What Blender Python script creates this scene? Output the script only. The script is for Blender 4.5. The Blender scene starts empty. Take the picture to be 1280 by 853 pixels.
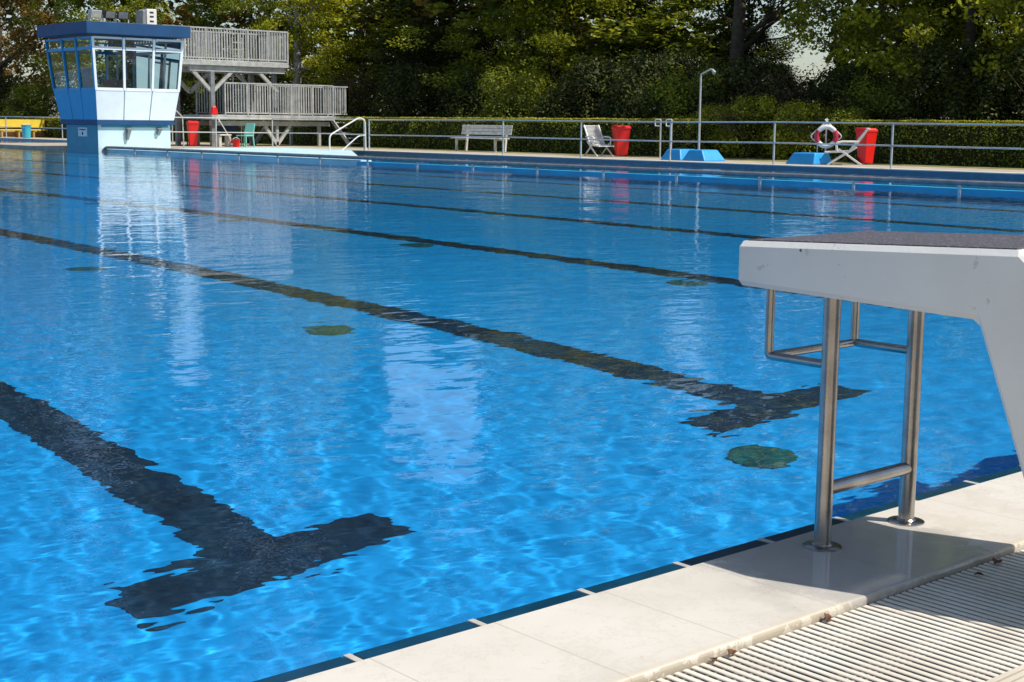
import bpy, bmesh, math, random
import numpy as np
from mathutils import Vector, Matrix

R = math.radians
sc = bpy.context.scene
COL = sc.collection

# ------------------------------------------------------------------ camera
cam_data = bpy.data.cameras.new('camera')
cam = bpy.data.objects.new('camera', cam_data)
COL.objects.link(cam)
sc.camera = cam
cam_data.sensor_width = 36.0
cam_data.lens = 1808.1 * 36.0 / 1280.0
cam_data.clip_start = 0.05
cam_data.clip_end = 4000.0
_F = Vector((0.65269482, 0.74285792, -0.14883408))
_R = Vector((0.75215767, -0.65891095, 0.00975714))
_U = Vector((0.09082024, 0.11831513, 0.98881404))
cam.matrix_world = Matrix(((_R.x, _U.x, -_F.x, -3.157), (_R.y, _U.y, -_F.y, -2.2627),
                           (_R.z, _U.z, -_F.z, 1.0853), (0, 0, 0, 1)))

# ------------------------------------------------------------------ sky, sun, exposure
SUN_DIR = Vector((0.39, -0.62, 1.0)).normalized()
world = bpy.data.worlds.new('World')
sc.world = world
world.use_nodes = True
wn, wl = world.node_tree.nodes, world.node_tree.links
sky = wn.new('ShaderNodeTexSky')
sky.sky_type = 'NISHITA'
sky.sun_disc = False
sky.sun_elevation = math.asin(SUN_DIR.z)
sky.sun_rotation = math.atan2(SUN_DIR.x, SUN_DIR.y)
sky.air_density = 1.0
sky.dust_density = 1.0
sky.ozone_density = 1.0
wn['Background'].inputs['Strength'].default_value = 0.11
wl.new(sky.outputs[0], wn['Background'].inputs['Color'])
sun_data = bpy.data.lights.new('sun', 'SUN')
sun_data.energy = 4.6
sun_data.angle = R(0.5)
sun_data.color = (1.0, 0.95, 0.87)
sun = bpy.data.objects.new('sun', sun_data)
COL.objects.link(sun)
sun.rotation_euler = SUN_DIR.to_track_quat('Z', 'Y').to_euler()
sun_data.cycles.is_caustics_light = True          # lets sunlight refract through the water to the pool floor
sc.view_settings.view_transform = 'Standard'
sc.view_settings.look = 'None'
sc.view_settings.exposure = 0.22
sc.view_settings.gamma = 1.0
sc.view_settings.use_curve_mapping = False
sc.cycles.max_bounces = 10
sc.cycles.transmission_bounces = 8
sc.cycles.transparent_max_bounces = 8
sc.cycles.glossy_bounces = 4
sc.cycles.diffuse_bounces = 3
sc.cycles.caustics_refractive = True
sc.cycles.caustics_reflective = False
sc.cycles.sample_clamp_indirect = 4.0

# ------------------------------------------------------------------ materials
def mk(name, color, rough=0.6, metal=0.0, var=0.0, scale=3.0, bump=0.0, bscale=40.0, color2=None, spec=0.5, coords='Object'):
    """Principled material with a noise mottling between two colours and a fine bump."""
    m = bpy.data.materials.new(name)
    m.use_nodes = True
    N, L = m.node_tree.nodes, m.node_tree.links
    b = N['Principled BSDF']
    b.inputs['Base Color'].default_value = (*color, 1)
    b.inputs['Roughness'].default_value = rough
    b.inputs['Metallic'].default_value = metal
    b.inputs['Specular IOR Level'].default_value = spec
    tc = N.new('ShaderNodeTexCoord')
    if var > 0 or color2:
        n = N.new('ShaderNodeTexNoise')
        n.inputs['Scale'].default_value = scale
        n.inputs['Detail'].default_value = 6
        L.new(tc.outputs[coords], n.inputs['Vector'])
        r = N.new('ShaderNodeValToRGB')
        c2 = color2 if color2 else tuple(max(0, c * (1 - var)) for c in color)
        r.color_ramp.elements[0].position = 0.35
        r.color_ramp.elements[0].color = (*c2, 1)
        r.color_ramp.elements[1].position = 0.65
        r.color_ramp.elements[1].color = (*color, 1)
        L.new(n.outputs['Fac'], r.inputs['Fac'])
        L.new(r.outputs['Color'], b.inputs['Base Color'])
    if bump > 0:
        n2 = N.new('ShaderNodeTexNoise')
        n2.inputs['Scale'].default_value = bscale
        n2.inputs['Detail'].default_value = 4
        L.new(tc.outputs[coords], n2.inputs['Vector'])
        bp = N.new('ShaderNodeBump')
        bp.inputs['Strength'].default_value = bump
        bp.inputs['Distance'].default_value = 0.01
        L.new(n2.outputs['Fac'], bp.inputs['Height'])
        L.new(bp.outputs['Normal'], b.inputs['Normal'])
    return m

def math_node(N, L, op, a, b=None, c=None):
    n = N.new('ShaderNodeMath')
    n.operation = op
    for i, v in enumerate((a, b, c)):
        if v is None:
            continue
        if isinstance(v, (int, float)):
            n.inputs[i].default_value = v
        else:
            L.new(v, n.inputs[i])
    return n.outputs[0]

def mixrgb(N, L, fac, a, b, mode='MIX'):
    n = N.new('ShaderNodeMix')
    n.data_type = 'RGBA'
    n.blend_type = mode
    if isinstance(fac, (int, float)):
        n.inputs[0].default_value = fac
    else:
        L.new(fac, n.inputs[0])
    for i, v in ((6, a), (7, b)):
        if isinstance(v, tuple):
            n.inputs[i].default_value = (*v, 1)
        else:
            L.new(v, n.inputs[i])
    return n.outputs[2]

def noise(N, L, vec, scale, detail=4, rough=0.5):
    n = N.new('ShaderNodeTexNoise')
    n.inputs['Scale'].default_value = scale
    n.inputs['Detail'].default_value = detail
    n.inputs['Roughness'].default_value = rough
    if vec is not None:
        L.new(vec, n.inputs['Vector'])
    return n.outputs['Fac']

def ramp(N, L, fac, stops):
    r = N.new('ShaderNodeValToRGB')
    e = r.color_ramp.elements
    e[0].position, e[0].color = stops[0][0], (*stops[0][1], 1)
    e[1].position, e[1].color = stops[-1][0], (*stops[-1][1], 1)
    for p, c in stops[1:-1]:
        x = e.new(p)
        x.color = (*c, 1)
    L.new(fac, r.inputs['Fac'])
    return r.outputs['Color']

def pool_paint(name, color):
    """Painted pool shell: faint large patches, slight speckle."""
    m = bpy.data.materials.new(name)
    m.use_nodes = True
    N, L = m.node_tree.nodes, m.node_tree.links
    b = N['Principled BSDF']
    b.inputs['Roughness'].default_value = 0.7
    tc = N.new('ShaderNodeTexCoord')
    n1 = noise(N, L, tc.outputs['Object'], 0.35, 5)
    n2 = noise(N, L, tc.outputs['Object'], 9.0, 5, 0.65)
    c = mixrgb(N, L, n1, tuple(x * 0.92 for x in color), tuple(min(1, x * 1.12) for x in color))
    c2 = mixrgb(N, L, n2, tuple(x * 0.92 for x in (1, 1, 1)), (1.0, 1.0, 1.0))
    L.new(mixrgb(N, L, 1.0, c, c2, 'MULTIPLY'), b.inputs['Base Color'])
    return m

M = {}
M['pool_floor'] = pool_paint('pool_floor_paint', (0.001, 0.405, 1.0))
M['far_tile'] = mk('deep_blue_wall_tile', (0.006, 0.13, 0.23), 0.3, var=0.2, scale=6)
M['pool_line'] = mk('pool_line_tile', (0.002, 0.042, 0.09), 0.7, var=0.6, scale=4)
M['inlet'] = mk('inlet_cover', (0.003, 0.125, 0.13), 0.6, var=0.4, scale=8)
M['edge_tile'] = mk('dark_teal_edge_tile', (0.002, 0.050, 0.105), 0.2, var=0.35, scale=12)
M['marker'] = mk('pale_marker_tile', (0.50, 0.49, 0.44), 0.4, var=0.2, scale=20)
M['light_blue'] = mk('light_blue_paint', (0.55, 0.78, 0.84), 0.6, var=0.25, scale=1.2, bump=0.1)
M['divider_blue'] = mk('bright_blue_divider_paint', (0.03, 0.40, 0.66), 0.5, var=0.2, scale=2)
M['steel'] = mk('brushed_steel', (0.42, 0.39, 0.36), 0.24, 1.0, var=0.25, scale=14, bump=0.05, bscale=200)
M['galv'] = mk('galvanised_steel', (0.60, 0.60, 0.58), 0.5, 0.35, var=0.22, scale=8)
M['plat'] = mk('platform_steel', (0.52, 0.52, 0.50), 0.55, 0.3, var=0.3, scale=5)
M['galv_dark'] = mk('weathered_grey_steel', (0.27, 0.28, 0.29), 0.5, 0.3, var=0.3, scale=6)
M['white'] = mk('white_paint', (0.78, 0.77, 0.74), 0.5, var=0.12, scale=4)
M['offwhite'] = mk('weathered_white_paint', (0.70, 0.68, 0.62), 0.6, var=0.3, scale=5)
M['blue_roof'] = mk('blue_fascia_paint', (0.002, 0.058, 0.165), 0.6, var=0.2, scale=2)
M['tower_blue'] = mk('mid_blue_panel', (0.02, 0.33, 0.60), 0.5, var=0.1, scale=2)
M['tower_white'] = mk('white_cladding', (0.84, 0.86, 0.88), 0.4, var=0.08, scale=3)
M['tower_base_w'] = mk('pale_blue_render', (0.58, 0.74, 0.76), 0.6, var=0.12, scale=1.5)
M['tower_base_b'] = mk('teal_render', (0.06, 0.28, 0.38), 0.6, var=0.15, scale=1.5)
M['red'] = mk('red_plastic', (0.80, 0.014, 0.012), 0.35, var=0.1, scale=5)
M['blue_mat'] = mk('blue_vinyl', (0.02, 0.34, 0.78), 0.45, var=0.12, scale=4)
M['yellow'] = mk('yellow_paint', (0.78, 0.58, 0.06), 0.5, var=0.15, scale=4)
M['tan'] = mk('tan_wood', (0.52, 0.32, 0.12), 0.6, var=0.3, scale=6)
M['aqua'] = mk('aqua_plastic', (0.05, 0.42, 0.55), 0.4)
M['mint'] = mk('mint_plastic', (0.22, 0.60, 0.52), 0.45)
M['navy'] = mk('navy_cloth', (0.02, 0.04, 0.09), 0.8)
M['dark'] = mk('dark_rubber', (0.02, 0.02, 0.02), 0.7)
M['lifebuoy_red'] = mk('lifebuoy_red', (0.55, 0.03, 0.06), 0.5)
M['orange'] = mk('orange_brown_seat', (0.50, 0.18, 0.07), 0.6)
M['ground'] = mk('dry_grass', (0.26, 0.22, 0.08), 0.95, color2=(0.11, 0.12, 0.03), scale=2.2, bump=0.6, bscale=30)
M['far_deck'] = mk('tan_pebble_deck', (0.46, 0.39, 0.30), 0.85, var=0.25, scale=3, bump=0.3)
M['kerb'] = mk('pale_coping_stone', (0.66, 0.62, 0.55), 0.6, var=0.2, scale=2)
M['bark'] = mk('brown_bark', (0.10, 0.075, 0.05), 0.9, var=0.5, scale=6, bump=0.8, bscale=14)
M['bark_birch'] = mk('pale_birch_bark', (0.42, 0.38, 0.32), 0.8, color2=(0.07, 0.06, 0.05), scale=5, bump=0.4)
M['dead_leaf'] = mk('dead_brown_leaf', (0.18, 0.07, 0.03), 0.8, var=0.5, scale=40)

def concrete_material():
    m = bpy.data.materials.new('painted_concrete')
    m.use_nodes = True
    N, L = m.node_tree.nodes, m.node_tree.links
    b = N['Principled BSDF']
    b.inputs['Roughness'].default_value = 0.5
    tc = N.new('ShaderNodeTexCoord')
    o = tc.outputs['Object']
    n1 = noise(N, L, o, 3.0, 6)
    c = ramp(N, L, n1, [(0.3, (0.71, 0.70, 0.655)), (0.7, (0.80, 0.79, 0.745))])
    # grime along the lower edge of the beam and small chips
    v = N.new('ShaderNodeTexVoronoi')
    v.inputs['Scale'].default_value = 11.0
    L.new(o, v.inputs['Vector'])
    chip = math_node(N, L, 'LESS_THAN', v.outputs['Distance'], 0.045)
    keep = math_node(N, L, 'GREATER_THAN', noise(N, L, o, 5.0, 2), 0.54)
    c = mixrgb(N, L, math_node(N, L, 'MULTIPLY', chip, keep), c, (0.13, 0.11, 0.09))
    st = noise(N, L, o, 14.0, 8, 0.7)
    c = mixrgb(N, L, math_node(N, L, 'MULTIPLY', math_node(N, L, 'GREATER_THAN', st, 0.63), 0.35), c, (0.34, 0.31, 0.26))
    L.new(c, b.inputs['Base Color'])
    bp = N.new('ShaderNodeBump')
    bp.inputs['Strength'].default_value = 0.25
    bp.inputs['Distance'].default_value = 0.004
    L.new(noise(N, L, o, 60, 5), bp.inputs['Height'])
    L.new(bp.outputs[0], b.inputs['Normal'])
    return m
M['concrete'] = concrete_material()

def grit_material():
    m = bpy.data.materials.new('dark_grit_pad')
    m.use_nodes = True
    N, L = m.node_tree.nodes, m.node_tree.links
    b = N['Principled BSDF']
    b.inputs['Roughness'].default_value = 0.75
    tc = N.new('ShaderNodeTexCoord')
    v = N.new('ShaderNodeTexVoronoi')
    v.inputs['Scale'].default_value = 260.0
    L.new(tc.outputs['Object'], v.inputs['Vector'])
    L.new(ramp(N, L, v.outputs['Color'], [(0.25, (0.040, 0.040, 0.052)), (0.8, (0.105, 0.102, 0.125)), (0.97, (0.45, 0.42, 0.45))]), b.inputs['Base Color'])
    bp = N.new('ShaderNodeBump')
    bp.inputs['Strength'].default_value = 0.8
    bp.inputs['Distance'].default_value = 0.003
    L.new(v.outputs['Distance'], bp.inputs['Height'])
    L.new(bp.outputs[0], b.inputs['Normal'])
    return m
M['grit'] = grit_material()

def coping_material():
    """Cream glazed coping tiles: thin joints every 0.327 m, stains, wet glossy puddles."""
    m = bpy.data.materials.new('cream_coping_tile')
    m.use_nodes = True
    N, L = m.node_tree.nodes, m.node_tree.links
    b = N['Principled BSDF']
    tc = N.new('ShaderNodeTexCoord')
    o = tc.outputs['Object']
    sp = N.new('ShaderNodeSeparateXYZ')
    L.new(o, sp.inputs[0])
    t = math_node(N, L, 'FRACT', math_node(N, L, 'DIVIDE', math_node(N, L, 'ADD', sp.outputs['X'], 0.57 + 32.7), 0.327))
    joint = math_node(N, L, 'LESS_THAN', t, 0.012)
    base = ramp(N, L, noise(N, L, o, 2.2, 7, 0.6), [(0.3, (0.53, 0.49, 0.42)), (0.5, (0.62, 0.575, 0.50)), (0.72, (0.67, 0.63, 0.56))])
    spots = noise(N, L, o, 55, 6, 0.7)
    base = mixrgb(N, L, math_node(N, L, 'MULTIPLY', math_node(N, L, 'GREATER_THAN', spots, 0.66), 0.4), base, (0.42, 0.36, 0.27))
    vein = noise(N, L, o, 7.0, 8, 0.75)
    vein = math_node(N, L, 'LESS_THAN', math_node(N, L, 'ABSOLUTE', math_node(N, L, 'SUBTRACT', vein, 0.5)), 0.012)
    base = mixrgb(N, L, math_node(N, L, 'MULTIPLY', vein, 0.28), base, (0.45, 0.40, 0.33))
    big = noise(N, L, o, 1.3, 5, 0.7)
    base = mixrgb(N, L, math_node(N, L, 'MULTIPLY', math_node(N, L, 'GREATER_THAN', big, 0.57), 0.14), base, (0.40, 0.33, 0.24))
    base = mixrgb(N, L, math_node(N, L, 'MULTIPLY', joint, 0.6), base, (0.40, 0.34, 0.26))
    # yellowish lime deposit along the outer lip
    lip = math_node(N, L, 'LESS_THAN', math_node(N, L, 'ADD', sp.outputs['Y'], math_node(N, L, 'MULTIPLY', noise(N, L, o, 9.0, 4), 0.03)), -0.384)
    base = mixrgb(N, L, math_node(N, L, 'MULTIPLY', lip, 0.28), base, (0.60, 0.49, 0.32))
    L.new(base, b.inputs['Base Color'])
    side = math_node(N, L, 'LESS_THAN', sp.outputs['Z'], 0.0285)
    dirt = math_node(N, L, 'GREATER_THAN', noise(N, L, o, 18.0, 5, 0.7), 0.46)
    base = mixrgb(N, L, math_node(N, L, 'MULTIPLY', math_node(N, L, 'MULTIPLY', side, dirt), 0.42), base, (0.22, 0.16, 0.09))
    L.new(base, b.inputs['Base Color'])
    # puddle of splashed water round the block's feet
    dx = math_node(N, L, 'ADD', sp.outputs['X'], 0.22)
    dy = math_node(N, L, 'ADD', sp.outputs['Y'], 0.2)
    d = math_node(N, L, 'SQRT', math_node(N, L, 'ADD', math_node(N, L, 'MULTIPLY', dx, dx), math_node(N, L, 'MULTIPLY', dy, dy)))
    d = math_node(N, L, 'ADD', d, math_node(N, L, 'MULTIPLY', noise(N, L, o, 7.0, 6, 0.6), 0.5))
    wet = N.new('ShaderNodeMapRange')
    wet.inputs['From Min'].default_value = 0.55
    wet.inputs['From Max'].default_value = 0.68
    wet.inputs['To Min'].default_value = 1.0
    wet.inputs['To Max'].default_value = 0.0
    L.new(d, wet.inputs['Value'])
    wv = wet.outputs[0]
    rg = N.new('ShaderNodeMapRange')
    rg.inputs['To Min'].default_value = 0.42
    rg.inputs['To Max'].default_value = 0.07
    L.new(wv, rg.inputs['Value'])
    L.new(rg.outputs[0], b.inputs['Roughness'])
    bc = mixrgb(N, L, math_node(N, L, 'MULTIPLY', wv, 0.55), base, (0.36, 0.36, 0.35))  # wet tiles, painted darker still to match the block's shadow there
    L.new(bc, b.inputs['Base Color'])
    bp = N.new('ShaderNodeBump')
    bp.inputs['Strength'].default_value = 0.06
    bp.inputs['Distance'].default_value = 0.004
    L.new(noise(N, L, o, 9, 2), bp.inputs['Height'])
    L.new(bp.outputs[0], b.inputs['Normal'])
    return m
M['coping'] = coping_material()
M['slat'] = mk('cream_grate_slat', (0.78, 0.73, 0.63), 0.5, color2=(0.64, 0.58, 0.48), scale=5, bump=0.08, bscale=90)
M['grate_bed'] = mk('dark_channel', (0.03, 0.03, 0.032), 0.8)
M['border'] = mk('ribbed_cream_tile', (0.60, 0.54, 0.43), 0.6, var=0.15, scale=6)

def water_material():
    m = bpy.data.materials.new('pool_water')
    m.use_nodes = True
    N, L = m.node_tree.nodes, m.node_tree.links
    N.remove(N['Principled BSDF'])
    g = N.new('ShaderNodeBsdfGlass')
    g.inputs['IOR'].default_value = 1.333
    g.inputs['Roughness'].default_value = 0.0
    L.new(g.outputs[0], N['Material Output'].inputs['Surface'])
    tc = N.new('ShaderNodeTexCoord')
    mp = N.new('ShaderNodeMapping')
    mp.inputs['Rotation'].default_value = (0, 0, R(41))      # ripples run across the breeze
    mp.inputs['Scale'].default_value = (1.0, 1.8, 1.0)
    L.new(tc.outputs['Object'], mp.inputs['Vector'])
    a = noise(N, L, mp.outputs[0], 5.0, 2, 0.45)
    c = noise(N, L, mp.outputs[0], 1.5, 2, 0.5)
    # calmer and rougher patches
    patch = noise(N, L, tc.outputs['Object'], 0.22, 2)
    pr = N.new('ShaderNodeMapRange')
    pr.inputs['From Min'].default_value = 0.35
    pr.inputs['From Max'].default_value = 0.65
    pr.inputs['To Min'].default_value = 0.45
    pr.inputs['To Max'].default_value = 1.15
    L.new(patch, pr.inputs['Value'])
    h = math_node(N, L, 'ADD', math_node(N, L, 'MULTIPLY', a, math_node(N, L, 'MULTIPLY', pr.outputs[0], 1.0)), math_node(N, L, 'MULTIPLY', c, 2.4))
    bp = N.new('ShaderNodeBump')
    bp.inputs['Strength'].default_value = 1.0
    bp.inputs['Distance'].default_value = 0.0030
    L.new(h, bp.inputs['Height'])
    L.new(bp.outputs['Normal'], g.inputs['Normal'])
    return m
M['water'] = water_material()

def leaf_material(name, dark, light, accent, trans=0.35, scale=0.8):
    m = bpy.data.materials.new(name)
    m.use_nodes = True
    N, L = m.node_tree.nodes, m.node_tree.links
    b = N['Principled BSDF']
    b.inputs['Roughness'].default_value = 0.5
    b.inputs['Specular IOR Level'].default_value = 0.15
    tc = N.new('ShaderNodeTexCoord')
    at = N.new('ShaderNodeAttribute')
    at.attribute_name = 'tint'
    big = noise(N, L, tc.outputs['Object'], scale, 3)
    f = math_node(N, L, 'ADD', math_node(N, L, 'MULTIPLY', at.outputs['Fac'], 0.6), math_node(N, L, 'MULTIPLY', big, 0.5))
    c = ramp(N, L, f, [(0.22, dark), (0.62, light), (0.92, accent)])
    L.new(c, b.inputs['Base Color'])
    tr = N.new('ShaderNodeBsdfTranslucent')
    L.new(mixrgb(N, L, 1.0, c, (1.0, 0.95, 0.35), 'MULTIPLY'), tr.inputs['Color'])
    mx = N.new('ShaderNodeMixShader')
    mx.inputs[0].default_value = trans
    L.new(b.outputs[0], mx.inputs[1])
    L.new(tr.outputs[0], mx.inputs[2])
    L.new(mx.outputs[0], N['Material Output'].inputs['Surface'])
    return m
LEAF = {
    'lime': leaf_material('lime_leaves', (0.15, 0.17, 0.022), (0.46, 0.48, 0.042), (0.74, 0.66, 0.075), 0.48),
    'mid': leaf_material('mid_green_leaves', (0.08, 0.115, 0.02), (0.30, 0.34, 0.038), (0.56, 0.53, 0.07), 0.46),
    'dark': leaf_material('dark_evergreen_leaves', (0.024, 0.032, 0.010), (0.085, 0.100, 0.024), (0.20, 0.21, 0.045), 0.28),
    'gold': leaf_material('golden_brown_leaves', (0.12, 0.075, 0.022), (0.34, 0.21, 0.05), (0.50, 0.36, 0.08), 0.4),
    'twig': leaf_material('brown_twiggy_leaves', (0.06, 0.045, 0.026), (0.14, 0.09, 0.05), (0.17, 0.18, 0.05)),
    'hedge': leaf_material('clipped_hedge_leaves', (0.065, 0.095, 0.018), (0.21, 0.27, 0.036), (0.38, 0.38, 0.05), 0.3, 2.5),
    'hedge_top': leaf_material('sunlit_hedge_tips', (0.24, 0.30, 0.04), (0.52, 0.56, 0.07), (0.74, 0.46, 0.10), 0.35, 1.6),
}

# ------------------------------------------------------------------ mesh helpers
class MB:
    def __init__(self):
        self.v, self.f = [], []
    def quad(self, a, b, c, d):
        i = len(self.v)
        self.v += [a, b, c, d]
        self.f.append((i, i + 1, i + 2, i + 3))
        return self
    def box(self, x0, x1, y0, y1, z0, z1):
        return self.hexa([(x0, y0, z0), (x1, y0, z0), (x1, y1, z0), (x0, y1, z0)],
                         [(x0, y0, z1), (x1, y0, z1), (x1, y1, z1), (x0, y1, z1)])
    def hexa(self, lo, hi):
        i = len(self.v)
        n = len(lo)
        self.v += list(lo) + list(hi)
        self.f.append(tuple(i + k for k in reversed(range(n))))
        self.f.append(tuple(i + n + k for k in range(n)))
        for k in range(n):
            j = (k + 1) % n
            self.f.append((i + k, i + j, i + n + j, i + n + k))
        return self
    def bar(self, a, b, w, h=None, up=(0, 0, 1)):
        """Rectangular bar from a to b."""
        h = h or w
        a, b = Vector(a), Vector(b)
        d = (b - a).normalized()
        u = Vector(up)
        if abs(d.dot(u)) > 0.98:
            u = Vector((0, 1, 0))
        s = d.cross(u).normalized() * w / 2
        t = s.cross(d).normalized() * h / 2
        lo = [tuple(a - s - t), tuple(a + s - t), tuple(a + s + t), tuple(a - s + t)]
        hi = [tuple(b - s - t), tuple(b + s - t), tuple(b + s + t), tuple(b - s + t)]
        return self.hexa(lo, hi)
    def tube(self, pts, r, seg=12, closed=False):
        pts = [Vector(p) for p in pts]
        rs = r if isinstance(r, (list, tuple)) else [r] * len(pts)
        n = len(pts)
        i0 = len(self.v)
        prev = None
        for k, p in enumerate(pts):
            if closed:
                d = (pts[(k + 1) % n] - pts[k - 1])
            else:
                d = pts[min(k + 1, n - 1)] - pts[max(k - 1, 0)]
            d.normalize()
            if prev is None:
                u = Vector((0, 0, 1)) if abs(d.z) < 0.9 else Vector((1, 0, 0))
                s = d.cross(u).normalized()
            else:
                s = (prev - d * prev.dot(d)).normalized()
            prev = s
            t = d.cross(s)
            for j in range(seg):
                a = 2 * math.pi * j / seg
                self.v.append(tuple(p + (s * math.cos(a) + t * math.sin(a)) * rs[k]))
        for k in range(n if closed else n - 1):
            k2 = (k + 1) % n
            for j in range(seg):
                j2 = (j + 1) % seg
                self.f.append((i0 + k * seg + j, i0 + k * seg + j2, i0 + k2 * seg + j2, i0 + k2 * seg + j))
        if not closed:
            self.f.append(tuple(i0 + j for j in reversed(range(seg))))
            self.f.append(tuple(i0 + (n - 1) * seg + j for j in range(seg)))
        return self
    def lathe(self, prof, c=(0, 0, 0), seg=24):
        i0 = len(self.v)
        for r, z in prof:
            for j in range(seg):
                a = 2 * math.pi * j / seg
                self.v.append((c[0] + r * math.cos(a), c[1] + r * math.sin(a), c[2] + z))
        for k in range(len(prof) - 1):
            for j in range(seg):
                j2 = (j + 1) % seg
                self.f.append((i0 + k * seg + j, i0 + k * seg + j2, i0 + (k + 1) * seg + j2, i0 + (k + 1) * seg + j))
        self.f.append(tuple(i0 + j for j in reversed(range(seg))))
        self.f.append(tuple(i0 + (len(prof) - 1) * seg + j for j in range(seg)))
        return self
    def build(self, name, mat, parent=None, smooth=False, bevel=0.0, bseg=2):
        me = bpy.data.meshes.new(name)
        me.from_pydata([tuple(p) for p in self.v], [], self.f)
        me.materials.append(mat)
        if smooth:
            me.polygons.foreach_set('use_smooth', [True] * len(me.polygons))
            me.set_sharp_from_angle(angle=R(40))
        o = bpy.data.objects.new(name, me)
        COL.objects.link(o)
        if bevel > 0:
            md = o.modifiers.new('bevel', 'BEVEL')
            md.width = bevel
            md.segments = bseg
            md.limit_method = 'ANGLE'
            md.angle_limit = R(30)
        if parent is not None:
            o.parent = parent
        return o

def tag(o, label=None, cat=None, group=None, kind=None):
    for k, v in (('label', label), ('category', cat), ('group', group), ('kind', kind)):
        if v:
            o[k] = v
    return o

def empty(name, loc=(0, 0, 0), rz=0.0, label=None, cat=None, group=None):
    o = bpy.data.objects.new(name, None)
    o.empty_display_size = 0.2
    COL.objects.link(o)
    o.location = loc
    o.rotation_euler = (0, 0, rz)
    return tag(o, label, cat, group)

def copy_tree(o, parent=None):
    c = o.copy()
    COL.objects.link(c)
    c.parent = parent
    for ch in list(o.children):
        copy_tree(ch, c)
    return c

def arc(p0, p1, p2, n=6):
    """Quadratic bend through corner p1."""
    p0, p1, p2 = Vector(p0), Vector(p1), Vector(p2)
    return [tuple((1 - t) ** 2 * p0 + 2 * t * (1 - t) * p1 + t * t * p2) for t in [k / n for k in range(n + 1)]]

def bent(pts, r, n=5):
    """Polyline with rounded corners."""
    out = [tuple(pts[0])]
    for k in range(1, len(pts) - 1):
        p = Vector(pts[k])
        a = (Vector(pts[k - 1]) - p)
        b = (Vector(pts[k + 1]) - p)
        ra = min(r, a.length * 0.45)
        rb = min(r, b.length * 0.45)
        out += arc(p + a.normalized() * ra, p, p + b.normalized() * rb, n)
    out.append(tuple(pts[-1]))
    return out

def slab(name, poly, z0, z1, mat):
    m = MB()
    m.hexa([(x, y, z0) for x, y in poly], [(x, y, z1) for x, y in poly])
    o = m.build(name, mat)
    return tag(o, kind='structure')

# ------------------------------------------------------------------ pool shell
PX0, PX1, PY1 = -4.6, 26.3, 84.0
DEPTH = 2.364
m = MB()
m.quad((PX0, 0.0, -DEPTH), (PX1, 0.0, -DEPTH), (PX1, PY1, -DEPTH), (PX0, PY1, -DEPTH))
floor = tag(m.build('pool_floor', M['pool_floor']), kind='structure')
m = MB()
m.quad((PX0, 0.0, -DEPTH), (PX0, 0.0, 0.0), (PX1, 0.0, 0.0), (PX1, 0.0, -DEPTH))
m.quad((PX0, 0.0, -DEPTH), (PX0, PY1, -DEPTH), (PX0, PY1, 0.02), (PX0, 0.0, 0.02))
m.quad((PX0, PY1, -DEPTH), (PX1, PY1, -DEPTH), (PX1, PY1, 0.02), (PX0, PY1, 0.02))
walls = tag(m.build('pool_side', M['pool_floor']), kind='structure')
m = MB()
m.quad((PX1, 0.0, -DEPTH), (PX1, 0.0, 0.077), (PX1, PY1, 0.077), (PX1, PY1, -DEPTH))
far_side = tag(m.build('pool_far_side', M['far_tile']), kind='structure')
receivers = [floor, walls, far_side]

# lane lines with a T at the near end
LW, LT = 0.165, 0.66
for k in range(6):
    x = 3.375 * k - 0.05
    if x > 18:
        break
    y0 = 2.82
    m = MB()
    z = -DEPTH + 0.004
    pts = [(x - LW, 82.0), (x - LW, y0 + 0.17), (x - LT, y0 + 0.17), (x - LT, y0 - 0.17), (x + LT, y0 - 0.17), (x + LT, y0 + 0.17), (x + LW, y0 + 0.17), (x + LW, 82.0)]
    i = len(m.v)
    m.v += [(a, b, z) for a, b in pts]
    m.f += [(0, 1, 6, 7), (2, 3, 4, 5)]
    o = tag(m.build('lane_line', M['pool_line']), kind='structure')
    receivers.append(o)

# round inlet covers on the floor
inlet0 = None
for a, x in enumerate((2.56, 6.33, 10.1)):
    for b_ in range(5):
        y = 2.3 + 3.9 * b_
        if inlet0 is None:
            m = MB()
            m.lathe([(0.175, 0), (0.175, 0.012), (0.15, 0.02)], seg=28)
            inlet0 = m.build('inlet_cover', M['inlet'])
            o = inlet0
        else:
            o = inlet0.copy()
            COL.objects.link(o)
        o.location = (x, y, -DEPTH + 0.002)
        tag(o, 'dark green inlet cover, %s in the row %s' % (('nearest', 'second', 'third', 'fourth', 'farthest')[b_], ('between the two nearest lane lines', 'between second and third lane lines', 'beside the third lane line')[a]), 'inlet cover', 'round inlet covers on the pool floor')
        receivers.append(o)

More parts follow.
